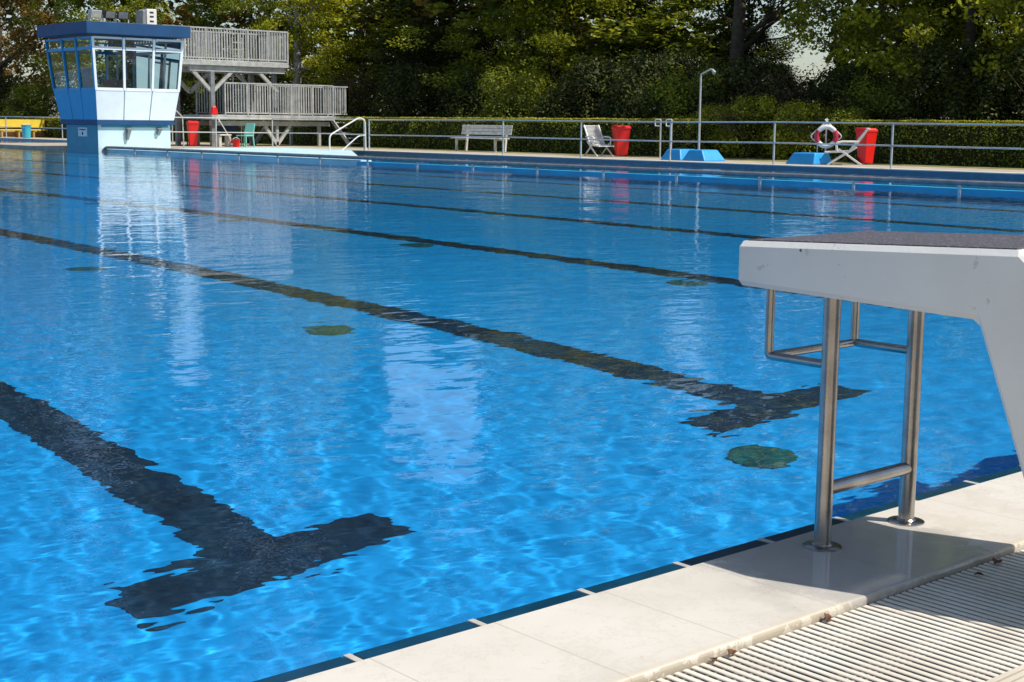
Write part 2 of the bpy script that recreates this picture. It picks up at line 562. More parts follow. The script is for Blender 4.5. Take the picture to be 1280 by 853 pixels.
# ------------------------------------------------------------------ water surface with real low ripples
WAVE = 0.000024
def water_mesh():
    xs = np.concatenate([np.linspace(PX0, -3.2, 30, endpoint=False), np.linspace(-3.2, 2.2, 480, endpoint=False), np.linspace(2.2, 3.6, 80, endpoint=False), np.linspace(3.6, 12.0, 200, endpoint=False), np.linspace(12.0, PX1, 70)])
    ys = np.concatenate([np.linspace(0.001, 4.0, 330, endpoint=False), np.linspace(4.0, 12.0, 300, endpoint=False), 12 + (PY1 - 12) * np.linspace(0, 1, 200) ** 1.7])
    X, Y = np.meshgrid(xs, ys)
    rng = random.Random(4)
    Z = np.zeros_like(X)
    for i in range(60):
        a = rng.uniform(0, 2 * math.pi)
        lam = 0.06 * (5.0 ** rng.random())
        k = 2 * math.pi / lam
        A = WAVE * (lam / 0.12) ** 1.65
        ph = rng.uniform(0, 6.28)
        wob = 0.7 * np.sin(0.9 * X + ph) + 0.7 * np.sin(0.7 * Y + 2 * ph)
        Z += A * np.sin(k * (math.cos(a) * X + math.sin(a) * Y) + ph + wob)
    dist = np.sqrt((X + 3.1) ** 2 + (Y + 2.2) ** 2)
    Z *= np.exp(-np.maximum(dist - 5, 0) / 7)
    far = np.clip(dist / 14, 0.6, 2.2)
    for i in range(9):
        a = rng.gauss(R(45), R(35))
        lam = rng.uniform(0.8, 2.2)
        k = 2 * math.pi / lam
        Z += 0.0003 * far * lam / 2 * np.sin(k * (math.cos(a) * X + math.sin(a) * Y) + rng.uniform(0, 6.28) + 0.5 * np.sin(0.4 * X) + 0.4 * np.sin(0.31 * Y))
    V = np.stack([X, Y, Z], -1).reshape(-1, 3)
    nx, ny = len(xs), len(ys)
    i = np.arange((nx - 1) * (ny - 1))
    b = (i // (nx - 1)) * nx + i % (nx - 1)
    F = np.stack([b, b + 1, b + nx + 1, b + nx], 1)
    me = bpy.data.meshes.new('pool_water')
    me.vertices.add(len(V))
    me.vertices.foreach_set('co', V.ravel())
    me.loops.add(F.size)
    me.loops.foreach_set('vertex_index', F.ravel().astype(np.int32))
    me.polygons.add(len(F))
    me.polygons.foreach_set('loop_start', np.arange(0, F.size, 4, dtype=np.int32))
    me.polygons.foreach_set('use_smooth', np.ones(len(F), dtype=bool))
    me.update()
    me.materials.append(M['water'])
    o = bpy.data.objects.new('pool_water', me)
    COL.objects.link(o)
    return tag(o, kind='structure')
water = water_mesh()
water.cycles.is_caustics_caster = True

# ------------------------------------------------------------------ near deck: coping, tile nosing, grate, border
ZC = 0.03
m = MB()
prof = [(-0.42, -0.03), (-0.42, 0.022), (-0.4185, 0.0265), (-0.415, 0.0293), (-0.41, ZC), (-0.012, ZC), (-0.004, 0.026), (0.0, 0.018), (0.0, -0.02)]
n = len(prof)
for x in (-5.0, 9.0):
    m.v += [(x, y, z) for y, z in prof]
for k in range(n - 1):
    m.f.append((k, k + n, k + n + 1, k + 1))
m.f.append((n - 1, 2 * n - 1, n, 0))
m.f.append(tuple(range(n)))
m.f.append(tuple(reversed(range(n, 2 * n))))
coping = tag(m.build('pool_coping', M['coping']), kind='structure')
# dark teal nosing tiles just above the water, pale marker tiles on the joints
m = MB()
m2 = MB()
x = -0.57 - 0.327 * 13
while x < 9.0:
    m.box(x + 0.014, x + 0.313, 0.0015, 0.064, -0.07, 0.016)
    m2.box(x - 0.009, x + 0.009, 0.0015, 0.066, -0.07, 0.0168)
    x += 0.327
tag(m.build('pool_edge_tiles', M['edge_tile'], bevel=0.003), kind='structure')
tag(m2.build('pool_edge_markers', M['marker'], bevel=0.002), kind='structure')
# overflow grate
m = MB()
x = -3.2
while x < 2.6:
    m.box(x, x + 0.0150, -0.855, -0.424, 0.008, 0.0125)
    x += 0.0252
grate = empty('drain_grate', (0, 0, 0), label='long white slatted overflow grate beside the cream pool edge', cat='grate')
m.build('slats', M['slat'], grate, bevel=0.0015, bseg=1)
mb = MB()
for y in (-0.50, -0.64, -0.78):
    mb.box(-3.2, 2.6, y - 0.006, y + 0.006, -0.02, 0.0075)
mb.build('connecting_bar', M['slat'], grate)
tag(MB().box(-5, 9, -0.86, -0.42, -0.30, -0.12).build('drain_channel', M['grate_bed']), kind='structure')
# ribbed border tile behind the grate
m = MB()
y = -1.12
while y < -0.862:
    m.box(-5, 9, y, y + 0.013, 0.0, 0.0275)
    y += 0.0185
m.box(-5, 9, -1.12, -0.8605, -0.2, 0.021)
tag(m.build('ribbed_border_tiles', M['border']), kind='structure')
tag(MB().box(-60, 60, -60, -1.1205, -0.3, 0.024).build('deck_paving', M['far_deck']), kind='structure')

# ------------------------------------------------------------------ starting block
def starting_block():
    root = empty('starting_block', (0, 0, 0), label='grey concrete starting block with dark grit top on two steel legs', cat='starting block')
    XL, XR = -0.25, 0.33
    prof = [(0.17, 0.675), (0.17, 0.79), (-0.63, 0.822), (-0.655, 0.80), (-0.98, 0.032), (-0.775, 0.032), (-0.53, 0.657)]
    m = MB()
    m.hexa([(XL, y, z) for y, z in prof], [(XR, y, z) for y, z in prof])
    body = m.build('platform', M['concrete'], root, bevel=0.014, bseg=1)
    # grit pad set on top, inside a plain rim
    def top(y):
        return 0.79 + (0.17 - y) / 0.80 * 0.032
    m = MB()
    a = 0.022
    y0, y1 = 0.17 - a, -0.63 + a
    m.hexa([(XL + a, y1, top(y1) - 0.004), (XR - a, y1, top(y1) - 0.004), (XR - a, y0, top(y0) - 0.004), (XL + a, y0, top(y0) - 0.004)],
           [(XL + a, y1, top(y1) + 0.003), (XR - a, y1, top(y1) + 0.003), (XR - a, y0, top(y0) + 0.003), (XL + a, y0, top(y0) + 0.003)])
    m.build('grip_pad', M['grit'], root)
    LX, LY, RT = (-0.215, 0.155), -0.115, 0.0215
    def under(y):
        return 0.675 + (0.17 - y) / 0.70 * (0.657 - 0.675)
    for x in LX:
        lg = MB().tube([(x, LY, 0.034), (x, LY, under(LY) + 0.01)], RT, 28).build('leg', M['steel'], root, smooth=True)
        MB().lathe([(0.049, 0.0), (0.049, 0.003), (0.046, 0.0045), (0.026, 0.006), (0.0225, 0.010)], (x, LY, 0.0305), 36).build('flange', M['steel'], lg, smooth=True)
    MB().tube([(LX[0], LY, 0.18), (LX[1], LY, 0.18)], 0.0175, 24).build('rung', M['steel'], root, smooth=True)
    hy, hz = 0.078, 0.497
    g = MB()
    for x in LX:
        g.tube(bent([(x, hy, under(hy) + 0.01), (x, hy, hz), (x, LY, hz)], 0.014, 4), 0.0115, 16)
    g.tube([(LX[0], hy, hz), (LX[1], hy, hz)], 0.0105, 16)
    g.build('backstroke_grip', M['steel'], root, smooth=True)
    return root
block = starting_block()
b2 = copy_tree(block)
b2.location = (3.375, 0, 0)
tag(b2, 'next starting block along the edge, right of the near one', 'starting block')

# dead leaves caught along the grate
def dead_leaf(loc, rz, s, label):
    m = MB()
    rr = random.Random(int(loc[0] * 1000))
    k = 7
    for row in range(4):
        for c in range(k):
            u = c / (k - 1)
            wv = math.sin(u * math.pi) * (0.5 + 0.5 * rr.random())
            v_ = (row / 3 - 0.5) * wv
            m.v.append(((u - 0.5) * s, v_ * s * 0.7, 0.25 * s * abs(v_) * 2 + 0.12 * s * rr.random() + 0.003))
    for row in range(3):
        for c in range(k - 1):
            i = row * k + c
            m.f.append((i, i + 1, i + k + 1, i + k))
    o = m.build('dead_leaf', M['dead_leaf'], smooth=False)
    md = o.modifiers.new('solid', 'SOLIDIFY')
    md.thickness = 0.0012
    o.location = loc
    o.rotation_euler = (0.1, 0.1, rz)
    return tag(o, label, 'leaf', 'dead leaves along the grate')
dead_leaf((-0.62, -0.437, 0.0135), 0.4, 0.042, 'reddish brown dead leaf at the shadow corner of the pool edge')
dead_leaf((-0.945, -0.437, 0.0135), 0.3, 0.036, 'dark brown dead leaf on the sunlit grate edge, left of the shadow')
dead_leaf((-1.005, -0.437, 0.0135), 0.9, 0.026, 'small tan dead leaf at the left end of the leaves')
dead_leaf((0.045, -0.452, 0.0135), 0.2, 0.045, 'curled brown leaf in the shade at the far end of the grate edge')
dead_leaf((-0.075, -0.475, 0.0135), 2.0, 0.022, 'tiny dark leaf scrap on the shaded grate slats')

# ------------------------------------------------------------------ far side: deck, coping, ground, island, divider
ZF = 0.10
tag(MB().box(26.285, 26.75, -40, 140, 0.078, ZF + 0.008).build('far_coping', M['kerb'], bevel=0.008), kind='structure')
tag(MB().box(26.752, 28.9, -40, 140, -0.3, ZF).build('far_paving', M['far_deck']), kind='structure')
m = MB()
m.quad((28.9, -400, ZF - 0.004), (900, -400, ZF - 0.004), (900, 900, ZF - 0.004), (28.9, 900, ZF - 0.004))
m.quad((-700, 84.0, ZF - 0.004), (28.9, 84.0, ZF - 0.004), (28.9, 900, ZF - 0.004), (-700, 900, ZF - 0.004))
tag(m.build('ground', M['ground']), kind='structure')
tag(MB().box(-60, 26.3, 84.02, 86, -0.3, ZF + 0.006).build('end_coping', M['kerb']), kind='structure')
# island: pale blue painted concrete deck with a rounded nose
nose = [(18.86, 29.4), (19.0, 29.02), (19.4, 29.1), (20.3, 30.9), (22.5, 34.2), (24.7, 37.5), (26.297, 39.9)]
island = nose + [(26.297, 45.4), (21.0, 43.4), (18.86, 43.4)]
slab('island_deck', island, -DEPTH, ZF, M['light_blue'])
slab('island_paving', [(18.86, 43.402), (21.0, 43.402), (26.297, 45.402), (26.297, 56.0), (18.86, 56.0)], -DEPTH, ZF - 0.002, M['far_deck'])
# low divider wall between the pool and the far channel
slab('divider_wall', [(18.86, 0.06), (19.10, 0.06), (19.10, 29.0), (18.86, 29.0)], -DEPTH, 0.062, M['divider_blue'])

# long low grey rail fixed along the divider and the island
r = empty('pool_rail', (18.77, 0, -0.012), label='long low grey tube rail along the divider wall in the pool', cat='rail')
MB().tube(bent([(0.0, 43.3, 0.03), (0.0, 43.5, 0.10), (0.0, 43.3, 0.17), (0.0, 42.9, 0.175), (0.0, 6.0, 0.175)], 0.05), 0.046, 12).build('rail', M['galv_dark'], r, smooth=True)
for y in (41.3, 39.1, 36.95, 34.8, 32.7, 30.6, 28.4, 26.3, 24.15, 21.9, 19.8, 17.7, 15.55, 13.4, 11.25, 9.1):
    MB().tube([(0.0, y, -0.12), (0.0, y, 0.16)], 0.028, 10).build('post', M['galv'], r, smooth=True)

# ------------------------------------------------------------------ perimeter fence rails on the far coping
def fence(name, pts, ys_posts, label, h=1.07, rails=(1.07, 0.55), rr=0.019, loc=(26.4, 0, ZF), rz=0.0):
    f = empty(name, loc, rz, label, 'fence')
    for z in rails:
        MB().tube([(x, y, z + 0.012 * math.sin(i * 2.1)) for i, (x, y) in enumerate(pts)], rr, 8).build('rail', M['galv'], f, smooth=True)
    for x, y in ys_posts:
        MB().tube([(x, y, -0.02), (x, y, h + 0.01)], 0.026, 10).build('post', M['galv'], f, smooth=True)
    return f
P = [10.75, 14.28, 17.81, 21.33, 24.9, 28.42, 31.89, 38.96]
fence('railing_fence', [(0, y) for y in [7.2] + P], [(0, y) for y in P], 'grey two rail tube fence along the far pool edge before the hedge')
fence('railing_fence', [(0, y) for y in (39.25, 42.3, 45.2)] + [(-2.4, 45.2), (-4.6, 45.2)], [(0, 39.25), (0, 45.2), (-2.4, 45.2), (-4.55, 45.2)], 'grey two rail fence in front of the diving platform supports')
fence('railing_fence', [(0, y) for y in (53.0, 58.0, 63.75, 70.4, 77.0, 84.0)], [(0, y) for y in (53.0, 58.0, 63.75, 70.4, 77.0, 84.0)], 'grey fence left of the lifeguard tower by the yellow bench')

# stair hand rail at the end of the island
h = empty('hand_rail', (26.0, 39.2, ZF), 0, 'curved white tube hand rail where the pale blue island ends', 'hand rail')
MB().tube(bent([(-1.08, 0, 0.0), (-1.08, 0, 0.52), (0.15, 0, 1.13), (0.40, 0, 1.05), (0.42, 0, 0.0)], 0.14), 0.026, 12).build('upper_rail', M['white'], h, smooth=True)
MB().tube(bent([(-0.58, 0, 0.0), (0.12, 0, 0.50), (0.42, 0, 0.53)], 0.1), 0.022, 12).build('lower_rail', M['white'], h, smooth=True)

# ------------------------------------------------------------------ lifeguard tower
def ring(level):
    x0, x1, y0, y1, z = level
    return [(x0, y0, z), (x1, y0, z), (x1, y1, z), (x0, y1, z)]
LV = {'b0': (18.72, 21.40, 43.80, 46.25, 0.0), 'b1': (18.72, 21.40, 43.80, 46.25, 0.90),
      'n0': (18.64, 21.50, 43.68, 46.55, 0.90), 'n1': (18.64, 21.50, 43.68, 46.55, 1.07),
      's': (18.52, 21.62, 43.48, 46.76, 2.05), 'e': (18.33, 21.71, 43.25, 46.88, 3.78),
      'r0': (18.06, 21.83, 43.00, 46.90, 3.86), 'r1': (18.06, 21.83, 43.00, 46.90, 4.25)}
def lerp_level(a, b, t):
    return tuple(a[i] + (b[i] - a[i]) * t for i in range(5))
def inset(l, d, z=None):
    return (l[0] + d, l[1] - d, l[2] + d, l[3] - d, l[4] if z is None else z)
tower = empty('lifeguard_tower', (0, 0, 0), label='blue and white lifeguard tower with slanted windows standing in the pool', cat='tower')
def wall_quad(m, a, b, i):
    A, B = ring(a), ring(b)
    j = (i + 1) % 4
    m.quad(A[i], A[j], B[j], B[i])
# base: pale front face, teal side faces
m = MB()
wall_quad(m, inset(LV['b0'], 0, -0.5), LV['b1'], 0)
m.build('front_wall', M['tower_base_w'], tower)
m = MB()
for i in (1, 2, 3):
    wall_quad(m, inset(LV['b0'], 0, -0.5), LV['b1'], i)
m.build('side_wall', M['tower_base_b'], tower)
MB().hexa(ring(LV['n0']), ring(LV['n1'])).build('blue_band', M['blue_roof'], tower, bevel=0.01)
NPAN = {0: 3, 1: 3, 2: 3, 3: 3}
SPL = {0: [0, .34, .67, 1], 3: [0, .36, .66, 1], 1: [0, .34, .67, 1], 2: [0, .34, .67, 1]}
def pt(l, i, u, off=0.0):
    A = ring(l)
    a, b = Vector(A[i]), Vector(A[(i + 1) % 4])
    p = a.lerp(b, u)
    nrm = [(0, -1), (1, 0), (0, 1), (-1, 0)][i]
    return Vector((p.x + nrm[0] * off, p.y + nrm[1] * off, p.z))
n1 = LV['n1']
s_ = LV['s']
for i in range(4):
    for k in range(3):
        u0, u1 = SPL[i][k] + 0.006, SPL[i][k + 1] - 0.006
        m = MB()
        o_ = -0.05
        lo = [pt(n1, i, u0, 0), pt(n1, i, u1, 0), pt(n1, i, u1, o_), pt(n1, i, u0, o_)]
        hi = [pt(s_, i, u0, 0), pt(s_, i, u1, 0), pt(s_, i, u1, o_), pt(s_, i, u0, o_)]
        m.hexa([tuple(p) for p in lo], [tuple(p) for p in hi])
        m.build('lower_panel', M['tower_white'] if i in (0, 1) else M['tower_blue'], tower)
m = MB()
m.hexa(ring(inset(n1, 0.055)), ring(inset(s_, 0.055)))
m.build('inner_wall', M['tower_blue'], tower)
# glass
glass = bpy.data.materials.new('tower_glass')
glass.use_nodes = True
N, L = glass.node_tree.nodes, glass.node_tree.links
N.remove(N['Principled BSDF'])
tb = N.new('ShaderNodeBsdfTransparent')
tb.inputs[0].default_value = (0.80, 0.90, 0.92, 1)
gb = N.new('ShaderNodeBsdfGlossy')
gb.inputs['Roughness'].default_value = 0.02
fr = N.new('ShaderNodeFresnel')
fr.inputs['IOR'].default_value = 1.5
mx = N.new('ShaderNodeMixShader')
L.new(fr.outputs[0], mx.inputs[0])
L.new(tb.outputs[0], mx.inputs[1])
L.new(gb.outputs[0], mx.inputs[2])
L.new(mx.outputs[0], N['Material Output'].inputs['Surface'])
e_ = LV['e']
tm = lerp_level(s_, e_, 0.79)
for i in range(4):
    fm = M['tower_white'] if i in (0, 1) else M['tower_blue']
    for k in range(3):
        u0, u1 = SPL[i][k], SPL[i][k + 1]
        w = MB()
        t_ = 0.085
        for u in ((u0, u1) if k == 2 else (u0,)):
            uu = min(max(u, 0.014), 0.986)
            w.bar(pt(s_, i, uu, -0.02), pt(e_, i, uu, -0.02), t_, 0.06)
        for lev, tt in ((lerp_level(s_, e_, 0.02), 0.09), (tm, 0.10), (lerp_level(s_, e_, 0.985), 0.07)):
            w.bar(pt(lev, i, u0 + 0.02, -0.022), pt(lev, i, u1 - 0.02, -0.022), 0.055, tt)
        fr_ = w.build('window', fm, tower)
        g = MB()
        g.quad(*[tuple(p) for p in (pt(s_, i, u0 + .01, -0.03), pt(s_, i, u1 - .01, -0.03), pt(e_, i, u1 - .01, -0.03), pt(e_, i, u0 + .01, -0.03))])
        g.build('pane', glass, fr_)
# door frame standing inside the cabin at the back
m = MB()
for x, z1 in ((20.25, 3.3), (20.62, 3.3), (20.95, 3.2), (21.25, 3.2)):
    m.bar((x, 46.1, 2.06), (x, 46.1, z1), 0.06)
for x0, x1, z in ((20.25, 20.62, 3.3), (20.62, 21.25, 3.18)):
    m.bar((x0, 46.1, z), (x1, 46.1, z), 0.06)
m.build('inner_door_frame', M['white'], tower)
m = MB()
m.hexa(ring(inset(LV['n1'], 0.06, 1.98)), ring(inset(LV['n1'], 0.06, 2.0)))
m.build('cabin_floor', M['galv_dark'], tower)
for x in (19.55, 20.05):
    m = MB()
    m.box(x - 0.2, x + 0.2, 44.55, 44.62, 2.05, 2.42)
    m.box(x - 0.2, x + 0.2, 44.15, 44.6, 2.02, 2.08)
    m.build('chair_seat', M['orange'], tower, bevel=0.02)
# desk monitor shape and person-high cabinet
MB().box(19.0, 19.35, 45.2, 45.5, 2.0, 2.9).build('cabinet', M['galv_dark'], tower, bevel=0.02)
MB().hexa(ring(LV['r0']), ring(LV['r1'])).build('roof', M['blue_roof'], tower, bevel=0.012)
MB().box(18.2, 21.7, 43.14, 46.76, 4.25, 4.262).build('roof_felt', M['galv_dark'], tower)
m = MB()
m.box(18.85, 21.3, 43.775, 43.798, 0.82, 0.895)
m.build('teal_trim', M['tower_base_b'], tower)
# sign on the shaded side face: white plate with a dark line of text and a dot
sg = MB().box(18.700, 18.718, 44.60, 45.28, 0.50, 0.80).build('sign', M['white'], tower)
sm = MB()
for k, (a, b_) in enumerate(((44.70, 44.79), (44.81, 44.88), (44.90, 45.0), (45.02, 45.08), (45.10, 45.18))):
    sm.box(18.696, 18.6995, a, b_, 0.71, 0.755)
sm.lathe([(0.001, 0), (0.001, 0)], (0, 0, -1), 3)
c = [(18.6975, 44.94 + 0.06 * math.cos(a * math.pi / 4), 0.60 + 0.06 * math.sin(a * math.pi / 4)) for a in range(8)]
sm2 = MB()
sm2.v += c
sm2.f.append(tuple(range(8)))
sm2.build('sign_symbol', M['dark'], sg)
sm.v, sm.f = sm.v[:-6], sm.f[:-5]
sm.build('sign_text', M['dark'], sg)
# two wall lamps under the band
for x, hh in ((19.78, 0.34), (20.93, 0.16)):
    w = MB()
    w.hexa([(x - 0.06, 43.70, 0.74 - hh), (x + 0.01, 43.70, 0.74 - hh), (x + 0.01, 43.79, 0.74 - hh), (x - 0.06, 43.79, 0.74 - hh)],
           [(x - 0.05, 43.62, 0.76), (x + 0.09, 43.62, 0.76), (x + 0.09, 43.79, 0.76), (x - 0.05, 43.79, 0.76)])
    w.box(x - 0.08, x + 0.16, 43.66, 43.79, 0.76, 0.80)
    w.build('wall_bracket', M['galv_dark'], tower, bevel=0.008)
# tower stair hand rail on the right
m = MB()
m.tube(bent([(21.65, 44.6, 1.75), (21.9, 45.0, 1.75), (22.75, 45.4, 1.2), (22.78, 45.4, 0.1)], 0.1), 0.026, 8)
m.build('stair_rail', M['galv'], tower, smooth=True)
# roof equipment
ac = empty('speaker_box', (21.2, 44.9, 4.262), label='grey box shaped unit on the right end of the tower roof', cat='box')
MB().box(-0.16, 0.22, -0.3, 0.3, 0.0, 0.62).build('case', M['white'], ac, bevel=0.02)
w = MB()
for z in (0.2, 0.36, 0.5):
    MB().box(-0.05, 0.10, -0.306, -0.301, z - 0.03, z + 0.03).build('grille_slot', M['dark'], ac)
MB().box(-0.30, -0.165, -0.27, 0.27, 0.02, 0.56).build('side_cover', M['galv_dark'], ac, bevel=0.02)
for k, (x, y, lab, dk) in enumerate(((18.75, 43.9, 'pale floodlight at the left of the group on the tower roof', 0), (19.25, 43.85, 'black floodlight in the middle of the group on the tower roof', 1), (19.72, 43.8, 'black floodlight at the right of the group on the tower roof', 1))):
    fl = empty('floodlight', (x, y, 4.262), 0.2 - 0.2 * k, lab, 'floodlight', 'floodlights on the tower roof')
    MB().hexa([(-0.2, -0.12, 0.14), (0.2, -0.12, 0.14), (0.14, 0.14, 0.2), (-0.14, 0.14, 0.2)], [(-0.2, -0.2, 0.40), (0.2, -0.2, 0.40), (0.14, 0.10, 0.42), (-0.14, 0.10, 0.42)]).build('housing', M['dark'] if dk else M['offwhite'], fl, bevel=0.01)
    MB().hexa([(-0.16, -0.135, 0.17), (0.16, -0.135, 0.17), (0.16, -0.128, 0.17), (-0.16, -0.128, 0.17)], [(-0.16, -0.205, 0.38), (0.16, -0.205, 0.38), (0.16, -0.198, 0.38), (-0.16, -0.198, 0.38)]).build('glass', M['galv_dark'] if dk else M['galv'], fl)
    b_ = MB()
    b_.bar((-0.21, 0.0, 0.0), (-0.21, 0.0, 0.28), 0.03)
    b_.bar((0.21, 0.0, 0.0), (0.21, 0.0, 0.28), 0.03)
    b_.bar((-0.22, 0.0, 0.012), (0.22, 0.0, 0.012), 0.04, 0.02)
    b_.build('bracket', M['galv'], fl)

# ------------------------------------------------------------------ diving platform
dv = empty('diving_platform', (0, 0, 0), label='two level grey steel diving platform with railings behind the pool', cat='diving platform')
def railing(parent, a, b, zt, zb, step=0.115, posts=5, mid=None):
    a, b = Vector(a), Vector(b)
    L_ = (b - a).length
    f = MB()
    f.bar((a.x, a.y, zt), (b.x, b.y, zt), 0.055, 0.05)
    f.bar((a.x, a.y, zb), (b.x, b.y, zb), 0.04, 0.045)
    for k in range(posts + 1):
        p = a.lerp(b, k / posts)
        f.bar((p.x, p.y, zb - 0.12), (p.x, p.y, zt), 0.05)
    s = MB()
    n = int(L_ / step)
    for k in range(1, n):
        p = a.lerp(b, k / n)
        s.bar((p.x, p.y, zb), (p.x, p.y, zt), 0.03)
    fo = f.build('railing', M['plat'], parent)
    s.build('balusters', M['plat'], fo)
    return fo
D = 2.2
# upper level
MB().box(22.9, 28.3, 47.0, 47.0 + D, 3.14, 3.34).build('upper_deck', M['plat'], dv, bevel=0.01)
railing(dv, (22.9, 47.02), (28.28, 47.02), 4.52, 3.42, posts=6)
railing(dv, (22.9, 47.0 + D), (28.28, 47.0 + D), 4.52, 3.42, posts=6)
railing(dv, (28.28, 47.05), (28.28, 47.0 + D), 4.52, 3.42, posts=2)
# lower level
MB().box(24.8, 30.35, 46.9, 46.9 + D, 1.12, 1.30).build('lower_deck', M['plat'], dv, bevel=0.01)
railing(dv, (25.4, 46.92), (30.33, 46.92), 2.50, 1.38, posts=5)
railing(dv, (25.4, 46.9 + D), (31.3, 46.9 + D), 2.50, 1.38, posts=5)
railing(dv, (30.33, 47.3), (31.3, 47.3), 2.48, 1.38, posts=1)
railing(dv, (31.3, 47.3), (31.3, 46.9 + D), 2.48, 1.38, posts=2)
MB().box(30.36, 31.35, 47.25, 46.9 + D, 1.14, 1.28).build('landing', M['plat'], dv)
for y in (47.2, 48.9):
    m = MB()
    m.bar((24.05, y, 3.02), (28.2, y, 3.02), 0.16, 0.2)
    m.build('upper_beam', M['plat'], dv)
    m = MB()
    m.bar((24.9, y, 0.98), (30.3, y, 0.98), 0.14, 0.18)
    m.build('lower_beam', M['plat'], dv)
for x, y in ((24.45, 48.9), (25.0, 47.2), (27.75, 48.9), (28.0, 47.6)):
    MB().box(x - 0.085, x + 0.085, y - 0.085, y + 0.085, 0.09, 2.93).build('column', M['galv_dark'], dv, bevel=0.01)
for x, y in ((27.85, 47.2), (29.6, 48.9), (25.3, 48.9), (29.9, 47.3)):
    MB().box(x - 0.06, x + 0.06, y - 0.06, y + 0.06, 0.09, 0.9).build('column', M['plat'], dv, bevel=0.01)
for y in (47.2, 48.9):
    for a, b_ in (((25.0, y, 2.15), (24.2, y, 2.93)), ((25.0, y, 2.15), (25.85, y, 2.93)), ((27.9, y, 2.2), (27.1, y, 2.93)), ((27.85, y, 0.15), (27.3, y, 0.9)), ((27.85, y, 0.15), (28.45, y, 0.9))):
        MB().bar(a, b_, 0.12, 0.12).build('brace', M['plat'], dv)
# ladder between the levels
m = MB()
for x in (26.5, 26.95):
    m.bar((x, 48.2, 1.30), (x, 48.2, 4.3), 0.045)
for k in range(11):
    m.bar((26.5, 48.2, 1.5 + 0.26 * k), (26.95, 48.2, 1.5 + 0.26 * k), 0.035)
m.build('ladder', M['plat'], dv)
# stair at the right end
m = MB()
for x in (30.45, 31.25):
    m.bar((x, 47.2, 1.15), (x - 0.0, 45.9, 0.12), 0.05, 0.16)
for k in range(5):
    t = (k + 0.5) / 5
    m.box(30.45, 31.25, 45.85 + 1.3 * t - 0.1, 45.85 + 1.3 * t + 0.12, 0.12 + t * 1.03 - 0.02, 0.12 + t * 1.03 + 0.02)
m.build('stair', M['plat'], dv)
# items on and below the platform
o = MB()
o.hexa([(-0.14, -0.1, 0), (0.14, -0.1, 0), (0.14, 0.1, 0), (-0.14, 0.1, 0)], [(-0.1, -0.08, 0.28), (0.05, -0.08, 0.34), (0.05, 0.08, 0.34), (-0.1, 0.08, 0.28)])
o = tag(o.build('rescue_can', M['red'], bevel=0.03), 'small red rescue float on the left of the lower diving deck', 'float')
o.location = (24.95, 46.98, 1.30)

# ------------------------------------------------------------------ wheelie bins
def wheelie_bin():
    r = empty('wheelie_bin')
    m = MB()
    m.hexa([(-0.17, -0.2, 0.03), (0.17, -0.2, 0.03), (0.17, 0.16, 0.03), (-0.17, 0.16, 0.03)],
           [(-0.235, -0.27, 0.86), (0.235, -0.27, 0.86), (0.235, 0.25, 0.86), (-0.235, 0.25, 0.86)])
    m.build('body', M['red'], r, bevel=0.025)
    MB().box(-0.25, 0.25, -0.285, 0.262, 0.842, 0.885).build('rim', M['red'], r, bevel=0.012)
    m = MB()
    m.hexa([(-0.262, -0.30, 0.888), (0.262, -0.30, 0.888), (0.262, 0.29, 0.888), (-0.262, 0.29, 0.888)],
           [(-0.20, -0.23, 0.95), (0.20, -0.23, 0.95), (0.22, 0.28, 0.965), (-0.22, 0.28, 0.965)])
    m.build('lid', M['red'], r, bevel=0.018)
    MB().tube([(-0.2, 0.315, 0.90), (0.2, 0.315, 0.90)], 0.017, 10).build('handle', M['red'], r, smooth=True)
    for x in (-0.235, 0.205):
        MB().tube([(x, 0.18, 0.1), (x + 0.035, 0.18, 0.1)], 0.1, 20).build('wheel', M['dark'], r, smooth=True)
    MB().box(-0.235, 0.235, -0.035, 0.02, 0.30, 0.31)
    return r
bin0 = wheelie_bin()
for i, (x, y, rz, lab) in enumerate(((29.1, 20.45, R(-12), 'red wheelie bin behind the white deck chair beside the lifebuoy stand'),
                                    (29.0, 29.35, R(-30), 'red wheelie bin standing right of the lone white reclining chair'),
                                    (24.45, 47.75, R(-20), 'red wheelie bin between the lifeguard tower and diving platform'))):
    b_ = bin0 if i == 0 else copy_tree(bin0)
    b_.location = (x, y, ZF)
    b_.rotation_euler = (0, 0, rz)
    b_.scale = ((0.8, 0.8, 1), (1, 1, 1), (0.85, 0.85, 1.0))[i]
    tag(b_, lab, 'bin', 'red wheelie bins round the pool')

